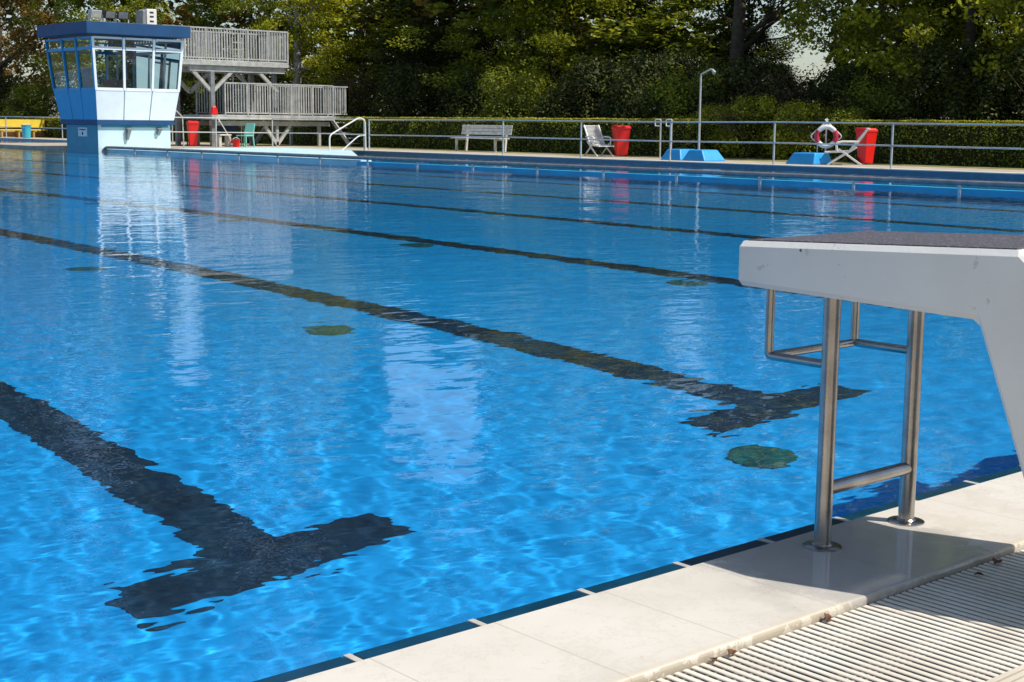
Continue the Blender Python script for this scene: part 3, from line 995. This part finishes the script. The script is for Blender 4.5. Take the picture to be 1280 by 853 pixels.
# ------------------------------------------------------------------ reclining plastic deck chairs (x = direction the sitter faces)
def deck_chair():
    r = empty('deck_chair')
    m = MB()
    for k in range(15):                      # slatted back, curved
        t = k / 14
        x0 = -0.12 - 0.40 * t - 0.05 * math.sin(t * 3)
        z0 = 0.36 + 0.56 * t
        m.bar((x0, -0.24, z0), (x0, 0.24, z0), 0.05, 0.018, up=(0.8, 0, -0.57))
    for y in (-0.25, 0.25):
        m.bar((-0.10, y, 0.34), (-0.56, y, 0.95), 0.04, 0.045)
    m.box(-0.60, -0.52, -0.26, 0.26, 0.90, 0.945)
    m.build('backrest', M['white'], r, bevel=0.006, bseg=1)
    m = MB()
    for k in range(8):
        x0 = -0.08 + 0.075 * k
        m.box(x0, x0 + 0.055, -0.24, 0.24, 0.345 - 0.006 * k, 0.365 - 0.006 * k)
    for y in (-0.25, 0.25):
        m.bar((-0.12, y, 0.35), (0.52, y, 0.32), 0.035, 0.045)
    m.build('seat', M['white'], r, bevel=0.005, bseg=1)
    for y in (-0.29, 0.29):
        m = MB()
        m.tube(bent([(-0.33, y, 0.60), (0.10, y, 0.60), (0.24, y, 0.56), (0.20, y, 0.34)], 0.08), 0.024, 8)
        m.build('arm', M['white'], r, smooth=True)
    for y in (-0.27, 0.27):
        MB().bar((0.45, y, 0.0), (-0.28, y, 0.46), 0.03, 0.05).build('leg', M['white'], r, bevel=0.006, bseg=1)
        MB().bar((-0.42, y * 1.05, 0.0), (0.16, y * 1.05, 0.40), 0.03, 0.05).build('leg', M['white'], r, bevel=0.006, bseg=1)
    return r
dc0 = deck_chair()
dc0.location = (28.55, 29.85, ZF)
dc0.rotation_euler = (0, 0, R(-108))
tag(dc0, 'white slatted reclining chair left of a red bin, turned to the pool', 'deck chair', 'white plastic deck chairs')
dc = copy_tree(dc0)
dc.location = (28.35, 20.55, ZF)
dc.rotation_euler = (0, 0, R(128))
tag(dc, 'white reclining chair seen side on between blue box and red bin', 'deck chair', 'white plastic deck chairs')

# ------------------------------------------------------------------ white bench
bn = empty('park_bench', (29.6, 36.75, ZF), 0, 'long white slatted bench with backrest against the clipped hedge', 'bench')
m = MB()
for k in range(4):
    m.box(-0.30 + 0.115 * k, -0.20 + 0.115 * k, -1.35, 1.35, 0.44, 0.475)
m.build('seat', M['offwhite'], bn, bevel=0.006, bseg=1)
m = MB()
for k in range(3):
    m.hexa([(0.20 + 0.02 * k, -1.35, 0.58 + 0.115 * k), (0.225 + 0.02 * k, -1.35, 0.58 + 0.115 * k), (0.225 + 0.02 * k, 1.35, 0.58 + 0.115 * k), (0.20 + 0.02 * k, 1.35, 0.58 + 0.115 * k)],
           [(0.215 + 0.02 * k, -1.35, 0.685 + 0.115 * k), (0.24 + 0.02 * k, -1.35, 0.685 + 0.115 * k), (0.24 + 0.02 * k, 1.35, 0.685 + 0.115 * k), (0.215 + 0.02 * k, 1.35, 0.685 + 0.115 * k)])
m.build('backrest', M['offwhite'], bn, bevel=0.006, bseg=1)
for y in (-1.05, 1.05):
    MB().bar((-0.25, y, 0), (-0.25, y, 0.44), 0.07).build('leg', M['offwhite'], bn)
    MB().bar((0.18, y, 0), (0.27, y, 0.92), 0.07).build('leg', M['offwhite'], bn)
    MB().bar((-0.28, y, 0.41), (0.20, y, 0.41), 0.05).build('seat_rail', M['offwhite'], bn)

# ------------------------------------------------------------------ yellow bench and blue bucket at the far left
yb = empty('yellow_bench', (28.15, 72.3, ZF), R(90), 'long yellow bench behind the fence left of the lifeguard tower', 'bench')
MB().box(0.12, 0.17, -1.42, 1.42, 0.50, 0.93).build('backrest', M['yellow'], yb, bevel=0.01)
MB().box(-0.32, 0.10, -1.42, 1.42, 0.36, 0.42).build('seat', M['yellow'], yb, bevel=0.01)
for y in (-1.3, -0.4, 0.4, 1.3):
    MB().box(-0.28, 0.14, y - 0.04, y + 0.04, 0.0, 0.36).build('leg', M['tan'], yb)
MB().box(0.18, 0.23, -1.42, 1.42, 0.04, 0.44).build('board', M['tan'], yb)
bk = empty('blue_bucket', (26.95, 69.2, ZF), 0, 'light blue bucket standing before the yellow bench', 'bucket')
MB().lathe([(0.19, 0.0), (0.24, 0.62), (0.26, 0.63), (0.26, 0.67), (0.22, 0.66), (0.20, 0.3)], seg=20).build('body', M['aqua'], bk, smooth=True)
MB().tube(arc((-0.24, 0, 0.63), (0, 0, 0.80), (0.24, 0, 0.63), 8), 0.012, 6).build('handle', M['white'], bk, smooth=True)

# ------------------------------------------------------------------ blue vinyl covers
def cover(x, y, w, d, hgt, ins, label, ins2=None):
    o = MB()
    i2 = ins if ins2 is None else ins2
    o.hexa([(-d, -w, 0), (d, -w, 0), (d, w, 0), (-d, w, 0)], [(-d + 0.12, -w + ins, hgt), (d - 0.12, -w + ins, hgt), (d - 0.12, w - i2, hgt), (-d + 0.12, w - i2, hgt)])
    o = tag(o.build('blue_cover', M['blue_mat'], bevel=0.03), label, 'cover', 'blue vinyl covers on the far deck')
    o.location = (x, y, ZF)
    return o
cover(27.75, 25.72, 0.40, 0.45, 0.31, 0.14, 'bright blue sloping cover left of the shower pole foot', 0.16)
cover(27.75, 24.86, 0.43, 0.45, 0.31, 0.22, 'bright blue sloping cover right of the shower pole foot', 0.16)
cover(27.9, 21.35, 0.47, 0.42, 0.30, 0.06, 'blue box shaped cover below the lifebuoy, left of deck chair', 0.18)

# ------------------------------------------------------------------ outdoor shower
sh = empty('outdoor_shower', (28.5, 25.72, ZF), 0, 'tall slim grey outdoor shower pole with bent arm behind blue covers', 'shower')
MB().tube([(0, 0, 0), (0, 0, 1.2), (0, 0, 2.36)], [0.034, 0.03, 0.026], 12).build('pole', M['galv'], sh, smooth=True)
MB().tube(bent([(0, 0, 2.30), (0, 0, 2.42), (-0.05, -0.42, 2.56), (-0.06, -0.50, 2.50)], 0.05), 0.024, 10).build('arm', M['galv'], sh, smooth=True)
MB().tube([(-0.055, -0.47, 2.54), (-0.06, -0.56, 2.44)], [0.03, 0.06], 14).build('shower_head', M['galv'], sh, smooth=True)
MB().lathe([(0.09, 0), (0.09, 0.02), (0.04, 0.03)], seg=18).build('base_plate', M['galv'], sh)

# two slim posts with square loops (ladder hand holds)
for k, (y, lab) in enumerate(((27.42, 'slim grey post with square loop on top, left of the pair'), (26.98, 'slim grey post with square loop on top, right of the pair'))):
    g = empty('loop_post', (28.7, y, ZF), 0, lab, 'post', 'slim posts with square loops')
    MB().tube([(0, 0, 0), (0, 0, 1.12)], 0.024, 10).build('post', M['galv'], g, smooth=True)
    MB().tube(bent([(0, 0, 0.92), (0, 0, 1.14), (0, 0.22, 1.14), (0, 0.22, 0.95), (0, 0, 0.95)], 0.03, 3), 0.017, 8).build('loop', M['white'], g, smooth=True)

# ------------------------------------------------------------------ lifebuoy on its stand
ls = empty('lifebuoy_stand', (28.66, 21.4, ZF), R(41), 'white diamond shaped frame on a post holding a lifebuoy', 'stand')
TH = R(41)   # faces the pool corner
def lp(u, z, d=0.0):
    return (u * math.sin(R(41)) * 1.0 * 0 + d, -u, z)
MB().tube([(0.03, 0, 0), (0.03, 0, 1.20)], 0.02, 10).build('post', M['white'], ls, smooth=True)
MB().tube(bent([(0.0, -0.05, 1.17), (0.0, 0.42, 0.72), (0.0, 0.10, 0.44), (0.0, -0.10, 0.44), (0.0, -0.42, 0.72), (0.0, 0.05, 1.17)], 0.08), 0.017, 8).build('diamond_frame', M['white'], ls, smooth=True)
MB().tube([(0.0, 0.22, 0.50), (0.0, 0.22, 0.30)], 0.012, 8).build('hook', M['white'], ls, smooth=True)
lb = empty('lifebuoy', (28.60, 21.35, ZF + 0.72), R(41), 'red and white ring lifebuoy hanging on the diamond frame', 'lifebuoy')
def torus_part(a0, a1, rr=0.0):
    pts = []
    n_ = max(2, int((a1 - a0) / 8))
    for k in range(n_ + 1):
        a = R(a0 + (a1 - a0) * k / n_)
        pts.append((0, 0.25 * math.cos(a), 0.25 * math.sin(a)))
    return MB().tube(pts, 0.065 + rr, 12)
for a in (-35, 145):
    torus_part(a, a + 70, 0.002).build('red_band', M['lifebuoy_red'], lb, smooth=True)
for a in (35, 215):
    torus_part(a, a + 110).build('white_ring', M['white'], lb, smooth=True)

# ------------------------------------------------------------------ things under the diving platform
mc = empty('mint_chair', (25.75, 46.1, ZF), R(200), 'mint green plastic chair below the diving platform', 'chair')
MB().box(-0.24, 0.24, -0.24, 0.24, 0.40, 0.44).build('seat', M['mint'], mc, bevel=0.015)
MB().hexa([(-0.24, -0.23, 0.44), (-0.20, -0.23, 0.44), (-0.20, 0.23, 0.44), (-0.24, 0.23, 0.44)], [(-0.36, -0.21, 0.88), (-0.32, -0.21, 0.88), (-0.32, 0.21, 0.88), (-0.36, 0.21, 0.88)]).build('backrest', M['mint'], mc, bevel=0.01)
for x in (-0.21, 0.21):
    for y in (-0.21, 0.21):
        MB().bar((x, y, 0.40), (x * 1.15, y * 1.15, 0), 0.04).build('leg', M['mint'], mc)
rb = empty('red_bucket', (25.3, 46.0, ZF), 0, 'small red bucket on the deck beside the mint chair', 'bucket')
MB().lathe([(0.12, 0.0), (0.16, 0.28), (0.17, 0.29), (0.145, 0.28), (0.11, 0.06)], seg=18).build('body', M['red'], rb, smooth=True)
MB().tube(arc((-0.15, 0, 0.28), (0, 0, 0.42), (0.15, 0, 0.28), 6), 0.009, 6).build('handle', M['white'], rb, smooth=True)
pole = MB().tube([(24.72, 46.25, 1.12), (24.82, 46.22, 0.95), (25.2, 46.15, 0.32)], 0.02, 8)
pole.tube([(24.72, 46.25, 1.12), (24.76, 46.25, 1.02)], 0.035, 8)
tag(pole.build('leaning_pole', M['offwhite'], smooth=True), 'cream pole leaning beside the red bucket under the platform', 'pole')
st = empty('stool', (24.95, 46.35, ZF), 0, 'cream stool under the left end of the diving platform', 'stool')
MB().box(-0.25, 0.25, -0.2, 0.2, 0.42, 0.47).build('seat', M['offwhite'], st, bevel=0.01)
for x in (-0.2, 0.2):
    MB().box(x - 0.05, x + 0.05, -0.15, 0.15, 0, 0.42).build('leg', M['offwhite'], st)
ub = empty('folded_parasol', (26.15, 48.0, ZF), 0, 'dark blue folded sheet hanging over a bar under the platform', 'parasol')
MB().hexa([(-0.5, -0.03, 0.5), (0.35, -0.03, 0.42), (0.35, 0.03, 0.42), (-0.5, 0.03, 0.5)], [(-0.55, -0.03, 0.86), (0.45, -0.03, 0.9), (0.45, 0.03, 0.9), (-0.55, 0.03, 0.86)]).build('cloth', M['navy'], ub, bevel=0.02)
MB().tube([(-0.7, 0, 0.9), (0.6, 0, 0.9)], 0.02, 8).build('bar', M['galv'], ub, smooth=True)
for x in (-0.68, 0.58):
    MB().tube([(x, 0, 0), (x, 0, 0.9)], 0.02, 8).build('leg', M['galv'], ub, smooth=True)

# ------------------------------------------------------------------ vegetation
def leaves_mesh(name, C, S, mat, seed=0, aspect=0.62, updir=0.35, tint=None):
    """C: centres (n,3); S: sizes (n,). One bent leaf-shaped quad per centre."""
    rg = np.random.default_rng(seed)
    n = len(C)
    nrm = rg.normal(size=(n, 3))
    nrm[:, 2] = np.abs(nrm[:, 2]) + updir
    nrm /= np.linalg.norm(nrm, axis=1)[:, None]
    t = rg.normal(size=(n, 3))
    a = np.cross(nrm, t)
    a /= np.linalg.norm(a, axis=1)[:, None]
    b = np.cross(nrm, a) * aspect
    s = S[:, None] * 0.5
    V = np.stack([C - a * s, C + b * s - a * s * 0.1, C + a * s, C - b * s - a * s * 0.1], 1).reshape(-1, 3)
    me = bpy.data.meshes.new(name)
    me.vertices.add(4 * n)
    me.vertices.foreach_set('co', V.astype(np.float32).ravel())
    me.loops.add(4 * n)
    me.loops.foreach_set('vertex_index', np.arange(4 * n, dtype=np.int32))
    me.polygons.add(n)
    me.polygons.foreach_set('loop_start', np.arange(0, 4 * n, 4, dtype=np.int32))
    me.update()
    at = me.attributes.new('tint', 'FLOAT', 'FACE')
    tv = rg.random(n) if tint is None else np.clip(tint + rg.normal(size=n) * 0.18, 0, 1)
    at.data.foreach_set('value', tv.astype(np.float32))
    me.materials.append(mat)
    return me

def limb(m, rg, p, d, ln, r, depth, seg=8, spread=0.6):
    """Recursive branching limb; returns tips."""
    pts, rad = [Vector(p)], [r]
    n = 5
    dd = Vector(d).normalized()
    for k in range(n):
        dd = (dd + Vector((rg.gauss(0, 0.16), rg.gauss(0, 0.16), rg.gauss(0.03, 0.1)))).normalized()
        pts.append(pts[-1] + dd * ln / n)
        rad.append(r * (1 - 0.5 * (k + 1) / n))
    m.tube(pts, rad, seg)
    tips = [pts[-1]]
    if depth > 0:
        for k in range(3):
            q = pts[2 + k]
            nd = (dd + Vector((rg.gauss(0, spread), rg.gauss(0, spread), rg.gauss(0.12, spread * 0.6)))).normalized()
            tips += limb(m, rg, q, nd, ln * 0.66, rad[2 + k] * 0.6, depth - 1, max(5, seg - 2), spread)
    return tips

def make_tree(name, seed, H, crown_z, rad, leafmat, bark, n_cl=170, per=130, leaf=0.17, lean=(0, 0), trunk_r=0.22, depth=2, cl=0.55, low=1.0, flat=0.6, top_round=True, skip=None, fork=3, extra=()):
    """A tree thing: trunk with limbs, crown made of many leaf clumps.
    crown_z: height where foliage begins; low: density factor for the lowest clumps."""
    rg = random.Random(seed)
    ng = np.random.default_rng(seed)
    t = empty(name)
    m = MB()
    pts, rd = [], []
    for k in range(8):
        u = k / 7
        pts.append((lean[0] * u * u + 0.12 * math.sin(3 * u + seed), lean[1] * u * u + 0.12 * math.cos(2.3 * u + seed), H * 0.72 * u - 0.1))
        rd.append(trunk_r * (1.25 - 0.25 * min(1, u * 6)) * (1 - 0.72 * u))
    m.tube(pts, rd, 12)
    tips = []
    for k in range(fork * 3):
        u = rg.uniform(0.25, 0.95)
        i = int(u * 7)
        p = Vector(pts[i]).lerp(Vector(pts[min(7, i + 1)]), u * 7 - i)
        a = rg.uniform(0, 6.28)
        tips += limb(m, rg, p, (math.cos(a), math.sin(a), rg.uniform(0.15, 0.8)), rad * rg.uniform(0.55, 0.9), trunk_r * 0.4 * (1 - u * 0.55), depth)
    for a, b, c, r0, r1 in extra:
        m.tube([a, b, c], [r0, (r0 + r1) / 2, r1], 9)
        limb(m, rg, c, Vector(c) - Vector(b), rad * 0.5, r1, 2)
    m.build('trunk', bark, t, smooth=True)
    # clumps
    cs = []
    tries = 0
    while len(cs) < n_cl and tries < n_cl * 30:
        tries += 1
        z = crown_z + (H - crown_z) * rg.random() ** 1.15
        u = (z - crown_z) / (H - crown_z)
        prof = (math.sin(math.pi * min(1, 0.30 + u * 0.72)) ** 0.6) if top_round else (1 - u) ** 0.8
        a = rg.uniform(0, 6.28)
        rr = rad * prof * rg.uniform(0.25, 1.0) ** 0.5
        lump = 1 + 0.22 * math.sin(3 * a + seed) + 0.15 * math.sin(5 * a + z)
        p = (lean[0] * 0.6 + rr * lump * math.cos(a), lean[1] * 0.6 + rr * lump * math.sin(a), z)
        if skip and skip(p):
            continue
        cs.append(p)
    for tp in tips[:: max(1, len(tips) // 60)]:
        if tp.z > crown_z * 0.9:
            cs.append(tuple(tp))
    cs = np.array(cs)
    m_ = len(cs)
    tint_c = ng.random(m_) * 0.75
    szc = cl * ng.uniform(0.6, 1.35, m_)
    idx = np.repeat(np.arange(m_), per)
    off = ng.normal(size=(len(idx), 3))
    off /= (np.linalg.norm(off, axis=1)[:, None] + 1e-6)
    off *= (ng.random(len(idx)) ** 0.45)[:, None]
    off[:, 2] *= flat
    Cc = cs[idx] + off * szc[idx][:, None] * 1.25
    # leaves far above the picture are drawn larger and fewer
    hi = Cc[:, 2] > 8.5
    keep = ~hi | (ng.random(len(Cc)) < 0.13)
    Cc, idx, hi = Cc[keep], idx[keep], hi[keep]
    S = leaf * ng.uniform(0.6, 1.3, len(Cc)) * np.where(hi, 2.6, 1.0)
    me = leaves_mesh('crown', Cc, S, leafmat, seed, tint=tint_c[idx])
    o = bpy.data.objects.new('crown', me)
    COL.objects.link(o)
    o.parent = t
    return t

def place(t, x, y, rz, s, label, cat='tree', group='trees behind the hedge', sz=1.0):
    t.location = (x, y, ZF)
    t.rotation_euler = (0, 0, rz)
    t.scale = (s, s, s * sz)
    return tag(t, label, cat, group)

# prototypes ---------------------------------------------------------------
lime = make_tree('broadleaf_tree', 11, 15.0, 1.6, 4.2, LEAF['lime'], M['bark'], n_cl=250, per=170, leaf=0.16, cl=0.62)
mid = make_tree('broadleaf_tree', 23, 14.0, 1.2, 3.9, LEAF['mid'], M['bark'], n_cl=260, per=160, leaf=0.15, cl=0.58)
ever = make_tree('evergreen_tree', 31, 15.0, 0.4, 3.4, LEAF['dark'], M['bark'], n_cl=300, per=170, leaf=0.13, cl=0.62, top_round=False)
birch = make_tree('birch_tree', 45, 16.0, 3.6, 3.2, LEAF['lime'], M['bark_birch'], n_cl=120, per=110, leaf=0.14, cl=0.5, trunk_r=0.24)
gold = make_tree('copper_tree', 57, 13.0, 2.6, 4.6, LEAF['gold'], M['bark'], n_cl=210, per=120, leaf=0.15, cl=0.6, lean=(0.3, 0.2), trunk_r=0.26, extra=[((0.1, 0, 3.9), (1.0, -0.8, 4.9), (2.0, -1.7, 6.1), 0.17, 0.09)])
bare = make_tree('old_tree', 64, 14.0, 5.2, 4.4, LEAF['mid'], M['bark'], n_cl=60, per=90, leaf=0.14, cl=0.5, trunk_r=0.34, depth=3, fork=4)

place(lime, 37.5, 22.6, 0.3, 1.0, 'large yellow green tree at the right edge of the picture')
place(mid, 37.2, 43.2, 1.2, 1.0, 'mid green tree behind the middle of the hedge, right of the black evergreen', sz=0.62)
place(ever, 37.5, 48.4, 0.0, 1.05, 'near black evergreen tree above the hedge, centre left', sz=0.62)
place(birch, 34.6, 56.2, 0.7, 1.0, 'birch with a pale trunk just right of the upper diving deck')
place(gold, 30.9, 82.4, 0.0, 1.0, 'golden brown tree with a bent limb at the far left', 'tree')
place(bare, 37.4, 31.8, 2.2, 1.0, 'dark branching tree before the gap of pale sky')

def cp(src, x, y, rz, s, label, sz=1.0, group='trees behind the hedge'):
    return place(copy_tree(src), x, y, rz, s, label, 'tree', group, sz)
cp(lime, 38.4, 56.0, 2.1, 0.95, 'bright yellow green tree right of the birch trunk', sz=0.62)
cp(lime, 38.8, 40.4, 4.0, 1.0, 'tall olive tree with a thick trunk, centre right')
cp(lime, 39.8, 26.8, 5.2, 0.8, 'yellow green tree left of the large one at the right edge')
cp(lime, 38.5, 17.6, 1.1, 1.0, 'yellow green tree mostly outside the right edge of the picture')
cp(mid, 37.6, 65.2, 2.6, 1.0, 'green tree behind the left part of the diving platform')
cp(mid, 38.5, 35.6, 3.7, 0.9, 'ivy green tree behind the shower pole', sz=0.45)
cp(mid, 33.8, 73.5, 0.9, 0.95, 'green tree directly behind the lifeguard tower')
cp(ever, 39.6, 52.2, 1.3, 1.0, 'dark evergreen left of the black one, half hidden', sz=0.58)
cp(ever, 38.6, 38.2, 2.3, 0.9, 'dark ivy covered evergreen left of the shower pole', sz=0.45)
cp(ever, 39.5, 33.2, 0.5, 0.55, 'low dark evergreen right of the shower pole')
cp(gold, 38.3, 69.6, 3.9, 1.0, 'copper brown tree right of the tower roof', sz=0.6)
cp(gold, 40.4, 45.8, 1.9, 0.95, 'golden tree high behind the mid green centre tree', sz=0.6)
cp(mid, 42.5, 24.4, 5.0, 0.8, 'green tree in the second row behind the right hedge')
cp(ever, 41.5, 20.4, 5.5, 0.85, 'dark evergreen in the second row at the right')

def make_bush(name, seed, H, rad, mat, n_cl=60, per=120, leaf=0.11, cl=0.38):
    rg = random.Random(seed)
    ng = np.random.default_rng(seed)
    t = empty(name)
    m = MB()
    for k in range(9):
        a = rg.uniform(0, 6.28)
        limb(m, rg, (0.1 * math.cos(a), 0.1 * math.sin(a), -0.05), (math.cos(a) * 0.6, math.sin(a) * 0.6, 1), H * 0.8, 0.03, 1, 6)
    m.build('stems', M['bark'], t, smooth=True)
    cs = []
    for k in range(n_cl):
        a = rg.uniform(0, 6.28)
        u = rg.random()
        z = 0.1 + (H - 0.3) * u
        rr = rad * (1 - 0.55 * u ** 2.2) * rg.uniform(0.1, 1) ** 0.5
        cs.append((rr * math.cos(a), rr * math.sin(a), z))
    cs = np.array(cs)
    idx = np.repeat(np.arange(n_cl), per)
    off = ng.normal(size=(len(idx), 3))
    off /= np.linalg.norm(off, axis=1)[:, None]
    off *= (ng.random(len(idx)) ** 0.45)[:, None] * cl * 1.3
    Cc = cs[idx] + off
    Cc[:, 2] = np.abs(Cc[:, 2])
    me = leaves_mesh('foliage', Cc, leaf * ng.uniform(0.6, 1.3, len(Cc)), mat, seed, tint=(ng.random(n_cl) * 0.8)[idx])
    o = bpy.data.objects.new('foliage', me)
    COL.objects.link(o)
    o.parent = t
    return t
bd = make_bush('dark_bush', 3, 3.3, 2.3, LEAF['dark'], 110, 130, 0.12, 0.45)
bt = make_bush('twiggy_bush', 5, 3.1, 2.0, LEAF['twig'], 60, 90, 0.10, 0.42)
bg = make_bush('golden_shrub', 7, 1.9, 1.2, LEAF['lime'], 60, 110, 0.09, 0.3)
bm_ = make_bush('green_bush', 9, 3.0, 2.1, LEAF['mid'], 90, 130, 0.11, 0.42)
G2 = 'bushes between hedge and trees'
place(bd, 34.6, 46.6, 0, 1.0, 'near black bush below the black evergreen', 'bush', G2)
place(bt, 34.2, 51.6, 0, 1.0, 'brown twiggy bush right of the lower diving deck', 'bush', G2)
place(bg, 32.4, 26.9, 0, 1.0, 'yellow green shrub right of the shower pole', 'shrub', 'low shrubs between the hedges')
place(bm_, 33.9, 39.8, 0, 1.0, 'mid green bush behind the hedge right of the white bench', 'bush', G2)
def cb(src, x, y, rz, s, label, cat='bush', group=G2, sz=1.0):
    return place(copy_tree(src), x, y, rz, s, label, cat, group, sz)
cb(bd, 34.8, 42.9, 1.0, 0.9, 'dark bush behind the hedge above the white bench')
cb(bd, 34.6, 36.2, 2.0, 1.0, 'dark bush behind the lone reclining chair')
cb(bd, 34.4, 32.6, 3.0, 1.05, 'dark bush left of the shower pole')
cb(bd, 34.6, 28.9, 4.0, 0.95, 'dark bush right of the shower pole')
cb(bd, 35.0, 25.2, 5.0, 0.85, 'dark bush above the lifebuoy stand')
cb(bd, 34.8, 21.6, 0.5, 1.0, 'dark bush behind the right hedge, above the red bin')
cb(bd, 34.6, 18.4, 1.5, 1.0, 'dark bush behind the right hedge at the right edge')
cb(bd, 36.6, 57.2, 2.5, 0.95, 'dark bush below the birch')
cb(bd, 34.4, 60.0, 3.5, 1.0, 'dark bush behind the right part of the diving platform')
cb(bd, 34.0, 65.0, 4.5, 1.0, 'dark bush behind the left part of the diving platform')
cb(bd, 32.5, 70.0, 5.5, 1.0, 'dark bush right behind the tower stair')
cb(bd, 30.6, 80.0, 0.2, 1.0, 'dark bush left of the lifeguard tower')
cb(bm_, 30.8, 77.2, 1.2, 1.0, 'green bush at the left, behind the yellow bench')
cb(bm_, 30.4, 83.6, 2.2, 1.0, 'green bush at the left picture edge')
cb(bm_, 33.6, 30.6, 2.2, 0.95, 'green ivy bush directly behind the shower arm')
cb(bm_, 34.2, 23.6, 3.2, 0.8, 'green bush left of the right hedge end')
cb(bt, 34.6, 27.2, 3.1, 0.9, 'brownish bush below the gap of pale sky')
cb(bg, 32.2, 24.9, 1.4, 0.9, 'low golden shrub left of the lifebuoy', 'shrub', 'low shrubs between the hedges')
cb(bg, 32.3, 28.4, 2.6, 0.85, 'light green shrub left of the shower pole', 'shrub', 'low shrubs between the hedges')
cb(bg, 32.6, 23.6, 4.6, 0.8, 'low golden shrub right behind the lifebuoy stand', 'shrub', 'low shrubs between the hedges')

# far woodland mass closing the view between the trunks
def woodland():
    ng = np.random.default_rng(77)
    n = 140000
    y = -8 + 118 * ng.random(n)
    x = 47 + 3.0 * np.sin(y * 0.35) + ng.random(n) ** 1.5 * 7 - np.maximum(y - 74, 0) * 0.28
    htop = 31 + np.maximum(y - 58, 0) * 0.3 + 2.5 * np.sin(y * 0.21 + 1) + 2.0 * np.sin(y * 0.63) + 1.5 * np.sin(y * 1.7)  # tops raised beyond view to keep bright sky out of the water's reflections
    z = ng.random(n) ** 0.95 * htop
    # openings between the trees where the pale sky shows
    edge = 0.35 * np.sin(y * 3.1 + z) + 0.35 * np.sin(z * 2.7 + y)
    w1 = (np.abs(y - 39.9 - (x - 50) * 0.79) < 2.9 + edge * 1.6) & (z > 3.0) & (z < 10.0)
    w2 = (np.abs(y - 45.1 - (x - 50) * 0.89) < 1.8 + edge) & (z > 5.6) & (z < 12.0)
    w3 = (np.abs(y - 65.8 - (x - 50) * 1.28) < 4.8 + edge) & (z > 11.0) & (z < 20.0)
    w4 = (np.abs(y - 84.5 - (x - 44) * 1.84) < 3.0 + edge) & (z > 9.0) & (z < 17.5)
    keep = ~(w1 | w2 | w3 | w4)
    x, y, z = x[keep], y[keep], z[keep]
    S = ng.uniform(0.3, 0.6, len(x)) * np.where(z > 9, 1.6, 1.0)
    me = leaves_mesh('woodland', np.stack([x, y, z + ZF], 1), S, LEAF['dark'], 77, tint=0.5 + 0.4 * np.sin(x * 1.1) * np.sin(y * 0.9) * np.sin(z * 1.3))
    o = bpy.data.objects.new('woodland', me)
    COL.objects.link(o)
    return tag(o, 'far dark woodland behind the garden trees', 'woodland', kind='stuff')
woodland()

# clipped hedges
def hedge(x0, x1, y0, y1, h, label, seed, dens=520, topmat='hedge_top'):
    ng = np.random.default_rng(seed)
    root = empty('clipped_hedge', ((x0 + x1) / 2, (y0 + y1) / 2, ZF), 0, label, 'hedge')
    hx, hy = (x1 - x0) / 2, (y1 - y0) / 2
    MB().box(-hx + 0.12, hx - 0.12, -hy + 0.12, hy - 0.12, -0.05, h - 0.10).build('core', LEAF['dark'], root)
    def wob(y, z):
        return 0.05 * np.sin(y * 2.3 + seed) + 0.04 * np.sin(y * 5.1 + z * 4)
    A = 2 * hy * h  # brightened leaf colour that paints the sun on the hedge top
    n = int(A * dens)
    y = ng.uniform(-hy, hy, n)
    z = ng.uniform(0.0, h, n)
    x = -hx + wob(y, z) + ng.random(n) ** 2 * 0.16
    Cf = np.stack([x, y, z], 1)
    n3 = int(2 * hx * h * dens)
    z3 = ng.uniform(0, h, n3)
    x3 = ng.uniform(-hx, hx, n3)
    Ce = np.stack([x3, -hy + ng.random(n3) ** 2 * 0.16 + 0.04 * np.sin(x3 * 5), z3], 1)
    Cf = np.concatenate([Cf, Ce, Ce * np.array([1, -1, 1])])
    o = bpy.data.objects.new('foliage', leaves_mesh('foliage', Cf, ng.uniform(0.05, 0.10, len(Cf)), LEAF['hedge'], seed, updir=0.1))
    COL.objects.link(o)
    o.parent = root
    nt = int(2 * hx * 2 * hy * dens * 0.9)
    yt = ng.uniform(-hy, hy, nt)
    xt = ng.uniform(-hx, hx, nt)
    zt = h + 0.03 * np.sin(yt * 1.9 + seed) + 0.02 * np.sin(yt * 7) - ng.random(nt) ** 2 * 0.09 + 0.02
    nf = int(2 * hy * 420)  # extra bright leaves along the front edge, coloured as a sunlit fringe
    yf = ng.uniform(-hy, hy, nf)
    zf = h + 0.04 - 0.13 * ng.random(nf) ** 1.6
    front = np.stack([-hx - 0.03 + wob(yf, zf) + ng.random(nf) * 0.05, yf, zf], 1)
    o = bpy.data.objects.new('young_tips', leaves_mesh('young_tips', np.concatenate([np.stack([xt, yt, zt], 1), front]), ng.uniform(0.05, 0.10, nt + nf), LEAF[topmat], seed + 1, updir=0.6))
    COL.objects.link(o)
    o.parent = root
    return root
hedge(30.8, 31.9, 29.3, 62.0, 1.12, 'long clipped green hedge behind the white bench', 1, dens=420)
hedge(30.8, 31.9, 5.0, 22.45, 1.12, 'clipped green hedge at the right behind the red bin', 2, dens=520)
hedge(30.5, 31.6, 28.0, 29.25, 1.12, 'short bright hedge end left of the shower pole', 3, dens=600)
hedge(29.2, 30.2, 63.0, 84.0, 1.0, 'reddish low hedge behind the yellow bench', 4, dens=260)

# ------------------------------------------------------------------ caustic receivers
for o in receivers:
    o.cycles.is_caustics_receiver = True
